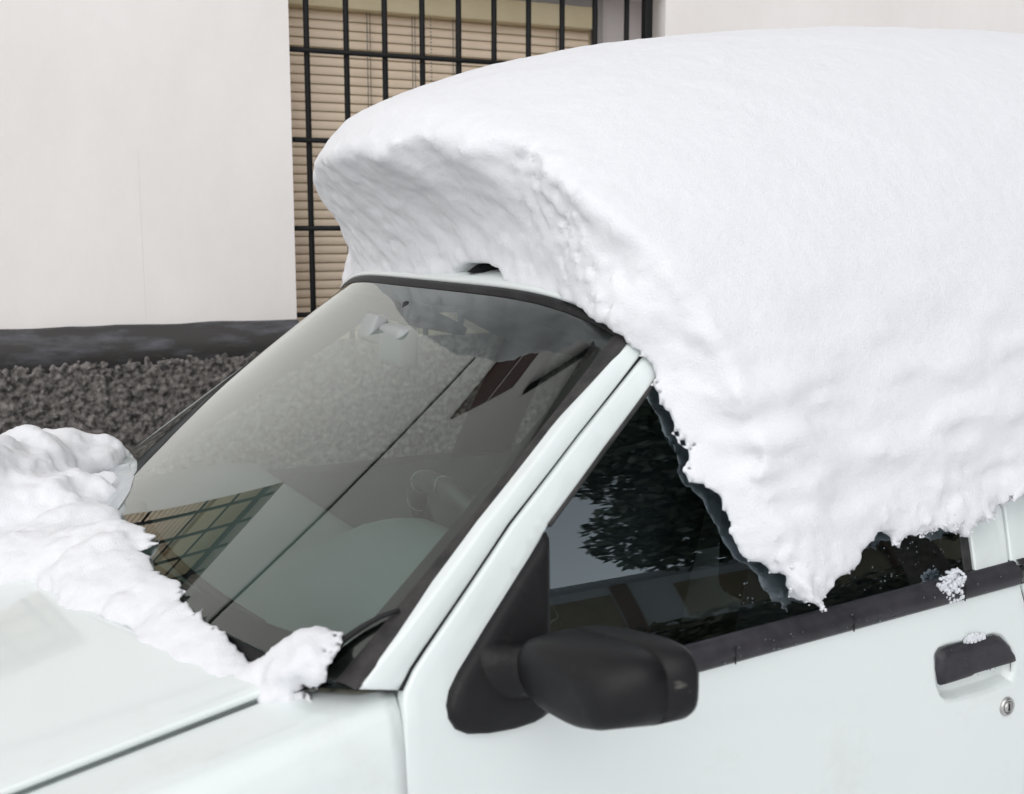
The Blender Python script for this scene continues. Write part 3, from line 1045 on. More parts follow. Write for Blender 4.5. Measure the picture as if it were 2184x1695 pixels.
# ------------------------------------------------------------------ door mirror
z4 = lambda a, b_: ((1700 + a / 1.68) / 1.8755, (2000 + b_ / 1.68) / 1.8755)
sail_px = [z4(*p) for p in ((820, 222), (640, 500), (420, 850), (230, 1160), (168, 1290), (150, 1390), (165, 1480), (210, 1550), (290, 1582), (420, 1575), (600, 1540), (730, 1500), (840, 1440), (840, 900), (836, 260))]
def sail():
    O = [xz(on_side(*p, -0.004)) for p in sail_px]
    def s_sail(x, z):
        q = np.array([x, float(side_y(x, max(z, 0.93))) - 0.010, z])
        # swell toward the mirror foot
        c = np.array(xz(on_side(1075, 1480)))
        d = math.hypot(x - c[0], (z - c[1]))
        q[1] -= 0.008 * math.exp(-(d / 0.055) ** 2)
        return q
    return panel('mirror_sail', O, s_sail, 'black_plastic', door, NIN, step=0.012, roll=0.008, skirt=0.02)
sail()
mirror = thing('door_mirror', '', '', (0.7, 1.05, 1.0))
del mirror['label'], mirror['category']
put(mirror, car)
def supersec(cy, cz, hy, hz, n=48, e=3.2, shear=0.0):
    a = np.linspace(0, 2 * math.pi, n, endpoint=False)
    c, s = np.cos(a), np.sin(a)
    y = np.sign(c) * np.abs(c) ** (2 / e) * hy
    z = np.sign(s) * np.abs(s) ** (2 / e) * hz
    return cy + y, cz + z + shear * y
def mirror_body():
    # sections along X (x, centre y, centre z, half y, half z, exponent, shear)
    S0 = [(0.6380, 1.043, 0.992, 0.0004, 0.0004, 2.4, 0.0), (0.6385, 1.043, 0.992, 0.040, 0.022, 2.2, 0.0), (0.6410, 1.043, 0.993, 0.066, 0.035, 2.3, 0.0), (0.6470, 1.043, 0.994, 0.080, 0.0420, 2.5, 0.01), (0.658, 1.042, 0.995, 0.090, 0.0465, 2.8, 0.03), (0.680, 1.039, 0.996, 0.097, 0.0490, 3.1, 0.05), (0.7045, 1.034, 0.997, 0.1015, 0.0505, 3.4, 0.06),
         (0.7065, 1.034, 0.997, 0.0990, 0.0485, 3.4, 0.06), (0.7085, 1.034, 0.997, 0.1022, 0.0512, 3.4, 0.06), (0.735, 1.028, 0.998, 0.105, 0.0525, 3.4, 0.08), (0.741, 1.028, 0.998, 0.103, 0.0510, 3.4, 0.08), (0.741, 1.028, 0.998, 0.096, 0.044, 3.4, 0.08), (0.733, 1.028, 0.998, 0.094, 0.042, 3.4, 0.08)]
    S = [(x - 0.008, a_ + 0.002, b_ - 0.004, c_, d_ * 0.94, e_, -2.0 * f_) for x, a_, b_, c_, d_, e_, f_ in S0]
    P = np.zeros((len(S), 48, 3))
    for i, (x, cy_, cz_, hy, hz, e, sh) in enumerate(S):
        y, z = supersec(cy_, cz_, hy, hz, 48, e, sh)
        P[i, :, 0] = x - 0.10 * (y - 1.04)
        P[i, :, 1], P[i, :, 2] = y, z
    o = grid_obj('mirror_housing', P, 'black_plastic', mirror, wrap=True)
    g = P[-1]
    c = g.mean(0)
    mesh_obj('mirror_glass', list(g + np.array([-0.001, 0, 0])), [tuple(range(48))[::-1]], 'steel', mirror, smooth=False)
    # foot: stout arm from sail to housing
    Q = []
    c0, c1 = on_side(1068, 1442), np.array([0.672, 1.105, 0.985])
    a = np.linspace(0, 2 * math.pi, 24, endpoint=False)
    ct, st = np.cos(a), np.sin(a)
    for t in np.linspace(0, 1, 8):
        c = c0 + (c1 - c0) * t
        rx, rz = 0.030 - 0.004 * t + 0.010 * (1 - t) ** 4, 0.034 - 0.002 * t + 0.010 * (1 - t) ** 4
        Q.append(np.stack([c[0] + np.sign(ct) * np.abs(ct) ** 0.75 * rx, np.full(24, c[1]), c[2] + np.sign(st) * np.abs(st) ** 0.75 * rz], -1))
    grid_obj('mirror_foot', np.array(Q), 'black_plastic', mirror, wrap=True)
mirror_body()

# ------------------------------------------------------------------ windscreen, its seal and black band
us, vv = np.linspace(-1, 1, 60), np.linspace(0, 1, 30)
U_, V_ = np.meshgrid(us, vv, indexing='ij')
ws = grid_obj('windscreen', wscreen(U_, V_), 'windscreen', car, flip=True)
ws['label'] = 'raked windscreen reflecting the wall'
def wnormal(u, v):
    e = 1e-3
    a = wscreen(u + e, v) - wscreen(u - e, v)
    b_ = wscreen(u, v + e) - wscreen(u, v - e)
    n = np.cross(b_, a)
    n = n / np.linalg.norm(n, axis=-1, keepdims=True)
    return n if n[..., 2].mean() > 0 else -n
def band(name, path_o, path_i, off_o, off_i, mat, parent, bow=0.0, n=5):
    """strip between two (u,v) paths, lifted off the glass"""
    Po = np.array([wscreen(*p) + wnormal(*p) * off_o for p in path_o])
    Pi = np.array([wscreen(*p) + wnormal(*p) * off_i for p in path_i])
    Nn = np.array([wnormal(*p) for p in path_i])
    P = np.zeros((len(Po), n, 3))
    for j in range(n):
        t = j / (n - 1)
        P[:, j] = Po + (Pi - Po) * t + Nn * bow * math.sin(math.pi * t)
    return grid_obj(name, P, mat, parent)
vp = np.linspace(0.0, 1.0, 40)
band('glass_seal', [(-1.0, v) for v in vp], [(-0.958, v) for v in vp], 0.0, 0.001, 'rubber', ws, bow=0.004)
band('glass_seal', [(1.01, v) for v in vp], [(0.975, v) for v in vp], -0.006, 0.001, 'rubber', ws, bow=0.003)
up_ = np.linspace(-1.0, 1.0, 60)
band('header_seal', [(u, 1.022) for u in up_], [(u, 0.992) for u in up_], 0.002, 0.001, 'black_plastic', ws, bow=0.004)
band('ceramic_band', [(-1.0, v) for v in vp], [(-0.928 + 0.10 * max(0, 0.15 - v) - 0.01 * v, v) for v in vp], -0.002, -0.002, 'frit', ws)
band('ceramic_band', [(1.0, v) for v in vp], [(0.955, v) for v in vp], -0.002, -0.002, 'frit', ws)
band('ceramic_band', [(u, 0.0) for u in up_], [(u, 0.045 + 0.05 * abs(u) ** 6) for u in up_], -0.002, -0.002, 'frit', ws)
band('ceramic_band', [(u, 1.0) for u in up_], [(u, 0.94) for u in up_], -0.002, -0.002, 'frit', ws)

# ------------------------------------------------------------------ roof, rear, far side
def roof():
    xs = np.linspace(0, 1, 40); ss = np.linspace(-1, 1, 40)
    P = np.zeros((40, 40, 3))
    for i, t in enumerate(xs):
        for j, s in enumerate(ss):
            f = wscreen(s, 1.03)
            x = f[0] + 0.004 + (2.55 - f[0]) * t
            y = YC + (f[1] - YC) / 1.0
            z = f[2] + 0.004 + 0.035 * min(1, (x - f[0]) / 0.4) - 0.03 * max(0, (x - 1.8) / 0.8) ** 2
            P[i, j] = (x, y, z)
    for j, s in enumerate(ss): P[0, j] = wscreen(s, 1.016) + np.array([0, 0, 0.0])
    o = grid_obj('roof', P, 'paint', car, flip=False)
    s_ = o.modifiers.new('thickness', 'SOLIDIFY'); s_.thickness = 0.012; s_.offset = 1
    P2 = P.copy(); P2[..., 2] -= 0.045; P2[0, :, 2] += 0.02
    grid_obj('headliner', P2, 'headliner', car)
roof()
def far_side():
    n = 24
    def strip(name, L, Rr, mat, off=0.0):
        P = mir(np.array([L, Rr]).transpose(1, 0, 2))
        P[..., 1] -= off
        return grid_obj(name, P, mat, car, flip=True)
    zs_ = np.linspace(0.90, 1.36, n)
    def sd(x, z): return np.array([x, float(side_y(x, z)), z])
    k_ = (0.924 - 0.446) / (1.339 - 0.976)
    # outside skin and inside trim of the far windscreen pillar
    L = [sd(0.446 + k_ * (z - 0.976) + 0.0, z) for z in zs_]
    Rr = [sd(0.545 + 1.45 * (z - 0.976), z) for z in zs_]
    strip('windscreen_pillar', L, Rr, 'paint')
    L2 = [p + np.array([0.010, 0.015, 0]) for p in L]; R2 = [p + np.array([0.0, 0.03, 0]) for p in Rr]
    strip('pillar_trim', L2, R2, 'trim_light', 0.0)
    L = [sd(1.285 + 0.33 * (z - 0.92), z) + (0, .02, 0) for z in zs_]; Rr = [sd(1.465 + 0.31 * (z - 0.92), z) + (0, .02, 0) for z in zs_]
    strip('centre_pillar', L, Rr, 'trim_dark')
    L = [sd(2.25 - 0.3 * (z - 0.95), z) for z in zs_]; Rr = [sd(2.6 - 0.3 * (z - 0.95), z) for z in zs_]
    strip('rear_pillar', L, Rr, 'trim_dark')
    xs = np.linspace(0.5, 2.6, 30)
    strip('roof_rail', [sd(x, 1.30) + (0, .01, 0) for x in np.linspace(0.88, 2.6, 30)], [sd(x, 1.40) + (0, .01, 0) for x in np.linspace(0.95, 2.6, 30)], 'trim_light')
    strip('door_trim', [sd(x, 0.905) + (0, .04, 0) for x in xs], [sd(x, 0.55) + (0, .06, 0) for x in xs], 'trim_light')
    strip('door_sill_trim', [sd(x, 0.915) + (0, 0.0, 0) for x in xs], [sd(x, 0.905) + (0, .04, 0) for x in xs], 'trim_dark')
    X, Z = np.meshgrid(np.linspace(0.55, 2.3, 20), np.linspace(0.90, 1.34, 10), indexing='ij')
    P = mir(np.stack([X, side_y(X, Z) + 0.006, Z], -1))
    for i in range(20):
        for j in range(10):
            lim = 0.50 + k_ * (P[i, j, 2] - 0.976)
            P[i, j, 0] = max(P[i, j, 0], lim)
    grid_obj('side_window', P, 'far_glass', car, flip=True)
far_side()
# tail: rear bulkhead and rear glass close the cabin
grid_obj('tailgate', np.array([[(2.55, YC - 0.58, 1.37), (2.85, YC - 0.70, 0.95), (2.9, YC - 0.72, 0.35)], [(2.58, YC, 1.42), (2.9, YC, 0.96), (2.95, YC, 0.35)], [(2.55, YC + 0.58, 1.37), (2.85, YC + 0.70, 0.95), (2.9, YC + 0.72, 0.35)]], float), 'trim_dark', car)
box('floor_pan', (0.5, YP + 0.06, 0.28), (2.8, 2 * YC - YP - 0.06, 0.34), 'trim_dark', car)

# ------------------------------------------------------------------ cabin
def dashboard():
    prof = [(0.30, 0.945), (0.42, 0.958), (0.55, 0.968), (0.66, 0.970), (0.735, 0.962), (0.76, 0.935), (0.75, 0.85), (0.78, 0.60)]
    ys = np.linspace(YP + 0.07, 2 * YC - YP - 0.07, 60)
    P = np.zeros((60, 24, 3))
    pr = resample(prof, 0.04, False)
    f = pchip(np.linspace(0, 1, len(prof)), [p[0] for p in prof]); g = pchip(np.linspace(0, 1, len(prof)), [p[1] for p in prof])
    for i, y in enumerate(ys):
        q = abs((y - YC) / (YC - WB[1]))
        for j in range(24):
            t = j / 23
            x, z = float(f(t)), float(g(t))
            hump = math.exp(-((y - 1.60) / 0.17) ** 4) * math.exp(-((x - 0.68) / 0.11) ** 4)
            z += 0.075 * hump
            x += 0.13 * q ** 2 * max(0, 1 - t * 1.5) + 0.04 * hump
            P[i, j] = (x, y, z - 0.012)
    d = grid_obj('dashboard', P, 'trim_dash', car)
    # demister slot at the foot of the glass
    tube('demister_vent', [(0.40 + 0.1 * ((y - YC) / .7) ** 2, y, 0.951) for y in np.linspace(1.5, 2.3, 14)], 0.009, 'gap', d, seg=6)
dashboard()
def steering_wheel():
    c = Vector((0.835, 1.60, 0.94))
    ax = Vector((0.88, 0, 0.47)).normalized()
    u = Vector((0, 1, 0)); v = ax.cross(u)
    pts = [c + (u * math.cos(a) + v * math.sin(a)) * 0.182 for a in np.linspace(0, 2 * math.pi, 49)[:-1]]
    w = tube('steering_wheel', pts, 0.017, 'leather', car, seg=12, closed=True)
    for k_ in range(12):
        a = 2 * math.pi * k_ / 12 + 0.12
        pc = c + (u * math.cos(a) + v * math.sin(a)) * 0.182
        t = (u * -math.sin(a) + v * math.cos(a))
        rr = (u * math.cos(a) + v * math.sin(a))
        tube('seam', [pc + (rr * math.cos(b_) + ax * math.sin(b_)) * 0.0175 + t * 0.006 * math.sin(b_ * 1.5) for b_ in np.linspace(0, 2 * math.pi, 17)[:-1]], 0.0009, 'thread', w, seg=4, closed=True)
    hub = bmesh.new()
    bmesh.ops.create_uvsphere(hub, u_segments=20, v_segments=10, radius=0.075)
    for vv_ in hub.verts: vv_.co = Vector((vv_.co.x, vv_.co.y * 1.1, vv_.co.z * 0.4))
    q = ax.to_track_quat('Z', 'Y').to_matrix().to_4x4()
    bmesh.ops.transform(hub, matrix=Matrix.Translation(c - ax * 0.03) @ q, verts=hub.verts)
    bm_obj('hub', hub, 'trim_dark', w)
    for a in (0.1, math.pi - 0.1, 1.5 * math.pi):
        tube('spoke', [c - ax * 0.03 + (u * math.cos(a) + v * math.sin(a)) * r for r in (0.05, 0.12, 0.178)], [0.018, 0.013, 0.014], 'trim_dark', w, seg=8)
steering_wheel()
def seat(y, x=1.28):
    def cushion(name, lo, hi, bev, mat, rot=0.0, piv=None, parent=None):
        bm = bmesh.new()
        box_bm(bm, lo, hi)
        bmesh.ops.bevel(bm, geom=bm.edges[:], offset=bev, segments=5, profile=0.5, affect='EDGES')
        if rot: bmesh.ops.rotate(bm, cent=Vector(piv), matrix=Matrix.Rotation(rot, 3, 'Y'), verts=bm.verts)
        return bm_obj(name, bm, mat, parent)
    s = cushion('front_seat', (x - 0.45, y - 0.25, 0.42), (x + 0.06, y + 0.25, 0.58), 0.05, 'fabric', parent=car)
    cushion('backrest', (x - 0.02, y - 0.24, 0.50), (x + 0.13, y + 0.24, 1.09), 0.05, 'fabric', R_(14), (x, y, 0.5), s)
    cushion('headrest', (x + 0.02, y - 0.13, 1.13), (x + 0.11, y + 0.13, 1.31), 0.035, 'fabric', R_(12), (x, y, 0.5), s)
    for dy in (-0.07, 0.07):
        tube('headrest_post', [(x + 0.20, y + dy, 1.06), (x + 0.215, y + dy, 1.15)], 0.007, 'steel', s, seg=8)
seat(1.53, 1.46)
seat(2.29, 1.46)
def rear_bench():
    bm = bmesh.new()
    box_bm(bm, (2.05, YC - 0.6, 0.45), (2.2, YC + 0.6, 1.02))
    bmesh.ops.bevel(bm, geom=bm.edges[:], offset=0.05, segments=4, profile=0.5, affect='EDGES')
    bm_obj('rear_bench', bm, 'fabric', car)
rear_bench()
def rear_mirror():
    def at(px, py, Y):
        d = ray(px, py)
        return CC + d * (Y / d[1])
    c = at(849, 738, 1.84)
    bm = bmesh.new()
    box_bm(bm, (-0.020, -0.062, -0.036), (0.020, 0.062, 0.036))
    bmesh.ops.bevel(bm, geom=bm.edges[:], offset=0.014, segments=5, profile=0.5, affect='EDGES')
    bmesh.ops.transform(bm, matrix=Matrix.Translation(Vector(c)) @ Matrix.Rotation(R_(-6), 4, 'Z'), verts=bm.verts)
    o = bm_obj('interior_mirror', bm, 'trim_mirror', car)
    g = wscreen(0.0, 0.93)
    tube('stem', [g - wnormal(0.0, 0.93) * 0.004, (g + c) / 2 + np.array([0, 0, -0.006]), c + np.array([0, 0.02, 0.02])], 0.009, 'trim_dark', o, seg=8)
    c2 = at(803, 704, 1.93)
    bm = bmesh.new()
    box_bm(bm, (-0.022, -0.030, -0.024), (0.022, 0.030, 0.024))
    bmesh.ops.bevel(bm, geom=bm.edges[:], offset=0.006, segments=3, profile=0.5, affect='EDGES')
    bmesh.ops.transform(bm, matrix=Matrix.Translation(Vector(c2)) @ Matrix.Rotation(R_(25), 4, 'Y'), verts=bm.verts)
    bm_obj('sensor_box', bm, 'trim_mirror', o)
    tube('dip_lever', [c + np.array([0.0, 0.01, -0.036]), c + np.array([-0.01, 0.03, -0.046])], 0.006, 'trim_mirror', o, seg=8)
rear_mirror()
def visor(y0, y1):
    n = 20
    P = []
    top = wscreen((y0 + y1) / 2 / 1.0 * 0 + ((y0 + y1) / 2 - YC) / 0.6, 0.97)
    O = [(y0, 0.0), (y0 + 0.02, -0.02), (y1 - 0.06, -0.15), (y1 - 0.01, -0.15), (y1, -0.12), (y1, 0.0)]
    bm = bmesh.new()
    box_bm(bm, (0.0, y0, -0.007), (0.15, y1, 0.007))
    bmesh.ops.bevel(bm, geom=[e for e in bm.edges if abs(e.verts[0].co.z - e.verts[1].co.z) > 0.01], offset=0.04, segments=6, profile=0.5, affect='EDGES')
    bmesh.ops.transform(bm, matrix=Matrix.Translation(Vector((top[0] + 0.02, 0, top[2] - 0.02))) @ Matrix.Rotation(R_(27), 4, 'Y'), verts=bm.verts)
    bm_obj('sun_visor', bm, 'visor', car)
visor(1.46, 1.82)
visor(2.0, 2.36)
# stub of the roof aerial
def aerial():
    c = wscreen(-0.20, 1.03) + np.array([0.045, 0, 0.016])
    V = []
    P = np.zeros((6, 16, 3))
    for i, t in enumerate(np.linspace(0, 1, 6)):
        r = 0.020 * (1 - t) ** 0.6 + 0.004
        a = np.linspace(0, 2 * math.pi, 16, endpoint=False)
        P[i] = np.stack([c[0] + r * 1.5 * np.cos(a) + 0.05 * t, c[1] + r * np.sin(a), np.full(16, c[2] + 0.045 * t)], -1)
    grid_obj('aerial_base', P, 'black_plastic', car, wrap=True)
aerial()
# wiper arm lying at the foot of the glass
def on_glass(px, py):
    u, v = -0.8, 0.1
    def pr(u, v):
        d = wscreen(u, v) - CC
        return np.array([WPX / 2 + FPX * (d @ CR) / (d @ CF), HPX / 2 - FPX * (d @ CU) / (d @ CF)])
    for _ in range(40):
        p = pr(u, v)
        J = np.array([(pr(u + 1e-3, v) - p) / 1e-3, (pr(u, v + 1e-3) - p) / 1e-3]).T
        d = np.clip(np.linalg.solve(J, np.array([px, py]) - p), -0.1, 0.1)
        u, v = u + d[0], v + d[1]
    return u, v
wp = [on_glass(*p) for p in ((690, 1412), (738, 1373), (775, 1347), (815, 1324), (856, 1309))]
tube('wiper', [wscreen(*q) + wnormal(*q) * 0.007 for q in wp], [0.005, 0.0045, 0.004, 0.0035, 0.003], 'gap', car, seg=6)

def droplets():
    rg_ = random.Random(21)
    bm = bmesh.new()
    def drop(p, r, sq):
        mt_ = Matrix.Translation(Vector(p)) @ Matrix.Diagonal((1, sq, rg_.uniform(1.0, 1.5), 1))
        bmesh.ops.create_icosphere(bm, subdivisions=1, radius=r, matrix=mt_)
    for _ in range(45):                                        # on the moulding
        x = rg_.uniform(0.95, XR - 0.01); b_ = rg_.uniform(-0.014, 0.010)
        drop((x, YP - 0.0105, belt_z(x) + b_), rg_.uniform(0.0008, 0.0020), 0.5)
    for _ in range(60):                                        # on the glass
        x = rg_.uniform(1.0, fx0 - 0.03); z = belt_z(x) + rg_.uniform(0.025, 0.09)
        drop((x, float(side_y(x, z)) + 0.0055, z), rg_.uniform(0.0006, 0.0016), 0.4)
    for _ in range(26):                                        # on the handle
        p = on_side(rg_.uniform(2012, 2140), rg_.uniform(1385, 1440), -0.0088)
        drop(p, rg_.uniform(0.0008, 0.0018), 0.5)
    o = bm_obj('water_droplets', bm, 'droplet', door)
    o['kind'] = 'stuff'
droplets()

# ================================================================== THE SNOW
KX = [0, .05, .12, .25, .45, .75, 1.2, 2.4]
KH = [1.639, 1.703, 1.737, 1.784, 1.832, 1.880, 1.920, 1.960]
ridge = pchip(KX, KH)
XF, KF, BW, ZN = 0.732, 0.227, 0.80, 1.02
near_shift = pchip([0.9, 1.0, 1.1, 1.2, 1.33, 1.5, 1.7, 2.1], [0.025, 0.034, 0.042, 0.040, 0.030, 0.012, 0.0, 0.0])
def dome_G(x, y, z):
    yy = np.where(y < YC, y - near_shift(z), y)
    s = np.abs((yy - YC) / BW)
    t = x - (XF + KF * s * s)
    zr = np.where(t >= 0, ridge(np.clip(t, 0, 2.4)), KH[0] + t * 4.0)
    zz = np.clip((z - ZN) / np.maximum(zr - ZN, 0.05), 0, None)
    return zz * zz + np.minimum(s, 3) ** 2.4 - 1
def on_dome(px, py):
    return sight(px, py, lambda P: -float(dome_G(np.array(P[0]), np.array(P[1]), np.array(P[2]))), 0.8, 5.0)

LIP = [(700, 340), (760, 326), (800, 336), (880, 290), (940, 300), (985, 318), (1040, 304), (1100, 305), (1160, 345), (1210, 388), (1260, 436), (1320, 482), (1385, 530), (1432, 588), (1480, 645), (1515, 710), (1560, 800), (1590, 890), (1615, 1000), (1650, 1100), (1700, 1200)]
FOOT_H = [(745, 600), (820, 596), (900, 592), (1000, 596), (1090, 602), (1150, 630)]
FOOT_S = [(1340, 722), (1392, 765), (1418, 830), (1448, 890), (1475, 950), (1500, 1010), (1525, 1060), (1560, 1105), (1600, 1155), (1640, 1215)]
ctrl, val = [], []
for p in LIP:
    q = on_dome(*p); ctrl.append((q[1], q[2])); val.append(q[0])
def f_header(P):
    """above the header edge of the glass"""
    u = (P[1] - YC) / (YC - WT[1])
    w = wscreen(np.clip(u, -1, 1), 1.03)
    return P[0] - w[0]
for p in FOOT_H:
    q = sight(*p, lambda P: f_header(P), 1.0, 5.0); ctrl.append((q[1], q[2])); val.append(q[0])
for p in FOOT_S:
    q = on_side(*p, -0.012); ctrl.append((q[1], q[2])); val.append(q[0] - (0.010 if p[1] > 760 else 0.0))
# far end of the face: the outline against the window bars
for (px, py), yf in (((664, 385), 2.34), ((690, 425), 2.38), ((748, 458), 2.42), ((752, 495), 2.44), ((756, 545), 2.46), ((742, 590), 2.46)):
    d = ray(px, py); q = CC + d * ((yf - CC[1]) / d[1]); ctrl.append((q[1], q[2])); val.append(q[0])
n_l, n_f = len(LIP), len(FOOT_H) + len(FOOT_S)
for i in range(0, n_f - 2, 1):                                # the face is scooped between lip and foot
    j = int(round(i / (n_f - 1) * (n_l - 1)))
    a_, b_ = np.array(ctrl[j]), np.array(ctrl[n_l + i])
    dep = 0.028 if i < 5 else (0.006 if i < 10 else 0.024)
    ctrl.append(tuple(a_ * 0.55 + b_ * 0.45)); val.append(val[j] * 0.55 + val[n_l + i] * 0.45 + dep)
face_x = rbf_fit(ctrl, val, 4e-5)
# lower fringe on the near side
FR = [(1640, 1215), (1685, 1246), (1728, 1284), (1768, 1300), (1808, 1258), (1845, 1215), (1865, 1178), (1888, 1155), (1925, 1165), (1960, 1140), (2000, 1118), (2040, 1112), (2068, 1145), (2085, 1110), (2120, 1092), (2184, 1058)]
frp = [on_side(*p, -0.035) for p in FR]
fringe = pchip([0.6] + [p[0] for p in frp] + [2.0, 2.9], [frp[0][2] - 0.3] + [p[2] for p in frp] + [1.06, 1.08])

def smax(a, b_, k_):
    h_ = np.clip(k_ - np.abs(a - b_), 0, None) / k_
    return np.maximum(a, b_) + h_ * h_ * k_ * 0.25

def roof_snow(h):
    org = np.array([0.62, 0.98, 0.93])
    n = (np.array([2.72, 2.80, 2.03]) - org) / h
    n = n.astype(int)
    x = (org[0] + h * np.arange(n[0])).astype(np.float32)[:, None, None]
    y = (org[1] + h * np.arange(n[1])).astype(np.float32)[None, :, None]
    z = (org[2] + h * np.arange(n[2])).astype(np.float32)[None, None, :]
    s = np.abs((y - YC) / BW)
    # (the ridge is tabulated: evaluating it on the whole grid would be slow)
    tt = np.linspace(-0.4, 2.4, 3000); rr = np.where(tt >= 0, ridge(np.clip(tt, 0, 2.4)), KH[0] + tt * 4.0).astype(np.float32)
    G = np.empty((len(x), y.size, z.size), np.float32)
    sz = near_shift(z.ravel())[None, :].astype(np.float32)
    y2 = y.reshape(-1, 1)
    s2 = np.abs((np.where(y2 < YC, y2 - sz, y2) - YC) / BW)          # (ny,nz)
    s24 = np.minimum(s2, 3) ** 2.4
    off = XF + KF * s2 * s2
    for i_, xv in enumerate(x.ravel()):
        zr = rr[np.clip(((xv - off + 0.4) / 2.8 * 2999).astype(int), 0, 2999)]
        zz = np.clip((z.reshape(1, -1) - ZN) / np.maximum(zr - ZN, 0.05), 0, None)
        G[i_] = zz * zz + s24 - 1
    gx_, gy_, gz_ = np.gradient(G, h)
    G /= np.maximum(np.sqrt(gx_ ** 2 + gy_ ** 2 + gz_ ** 2), 0.6)
    del gx_, gy_, gz_
    Y2, Z2 = np.meshgrid(y.ravel(), z.ravel(), indexing='ij')
    fx = face_x(Y2, Z2)
    # carved streaks run down the face
    a_, b_ = Y2 * 0.62 - Z2 * 0.78, Y2 * 0.78 + Z2 * 0.62
    fx = fx + 0.0042 * fbm(np.stack([a_ * 3.0, b_ * 26.0 * 0 + (Y2 * 0.78 + Z2 * -0.62) * 1.0, a_ * 0], -1), 9, 3) 
    fx = fx[None].astype(np.float32)
    D = (fx - x) * 0.8
    S = smax(G, D, 0.016)
    fz = fringe(x.ravel())[:, None, None].astype(np.float32)
    # the fringe only trims the near and far sides
    S = smax(S, np.where(s > 0.55, (fz - z) * 0.8, -1).astype(np.float32), 0.02)
    S = np.maximum(S, np.where(y > YC + 0.42, 1.355 - z, -1).astype(np.float32))
    # bare patch of roof by the aerial
    hc = wscreen(-0.29, 1.03) + np.array([0.02, 0, 0.012])
    e_ = np.sqrt(((x - hc[0]) / 0.10) ** 2 + ((y - hc[1]) / 0.10) ** 2 + ((z - hc[2]) / 0.022) ** 2)
    S = np.maximum(S, ((1 - e_) * 0.03).astype(np.float32))
    # keep out of the cabin
    sy = (YP + tumble(z.ravel()))[None, None, :].astype(np.float32) + 0.0
    yy = np.minimum(y, 2 * YC - y)
    cab = np.minimum(yy - sy + 0.004, roof_z(x, y).astype(np.float32) + 0.004 - z)
    S = np.maximum(S, cab)
    band_ = np.abs(S) < 0.05
    I = np.argwhere(band_)
    P = I * h + org
    q = np.clip((1.45 - P[:, 2]) / 0.35, 0, 1)                # rougher low on the side
    q = q * (P[:, 1] < YC) * np.clip((P[:, 2] - 0.98) / 0.16, 0.3, 1)
    near_edge = np.exp(-np.clip(P[:, 2] - np.interp(P[:, 0], x.ravel(), fz.ravel()), 0, 1) / 0.05) * (P[:, 1] < 1.35)
    fxi = fx[0][I[:, 1], I[:, 2]]
    face = np.exp(-np.abs(P[:, 0] - fxi) / 0.03)
    foot = np.exp(-np.abs(P[:, 1] - np.interp(P[:, 2], z.ravel(), sy.ravel())) / 0.05) * face
    N = (0.0025 + 0.026 * q) * fbm(P * np.array([0.6, 1, 1.5]), 12, 2, off=3.0) + (0.001 + 0.0035 * q) * fbm(P * np.array([0.6, 1, 1.4]), 30, 2)
    N = N + (0.0008 + 0.012 * near_edge + 0.010 * foot) * fbm(P, 75, 2, gain=0.7) + (0.008 * near_edge + 0.005 * foot) * fbm(P, 26, 2, off=7.0)
    N = N + 0.0050 * face * fbm(P, 42, 3)
    thin = np.clip((np.interp(P[:, 2], z.ravel(), sy.ravel()) - P[:, 1]) / 0.05, 0.42, 1)
    N = N * np.where((P[:, 1] < 1.4) & (P[:, 2] < 1.36) & (P[:, 0] < frp[0][0] + 0.02), thin, 1)
    S[I[:, 0], I[:, 1], I[:, 2]] += N.astype(np.float32)
    S[-1] = 1; S[:, 0] = 1; S[:, -1] = 1; S[:, :, -1] = 1; S[:, :, 0] = 1
    V, Q = surface_nets(S, org, h)
    V, Q = drop_islands(V, Q, 1)
    V = relax(V, Q, 1, 0.4)
    Nn = mesh_normals(V, Q)
    V = V + Nn * (0.0006 * fbm(V, 140, 2) + 0.0005 * fbm(V, 70, 2))[:, None]
    ne = np.exp(-np.clip(V[:, 2] - np.interp(V[:, 0], x.ravel(), fz.ravel()), 0, 1) / 0.022) * (V[:, 1] < 1.3)
    sd_ = YP + tumble(V[:, 2])
    fc = np.abs(V[:, 0] - face_x(V[:, 1], V[:, 2]))
    ne = np.maximum(ne, 0.6 * np.exp(-np.abs(V[:, 1] - sd_) / 0.015) * (fc < 0.03) * (V[:, 2] < 1.33))
    return V, Q, ne
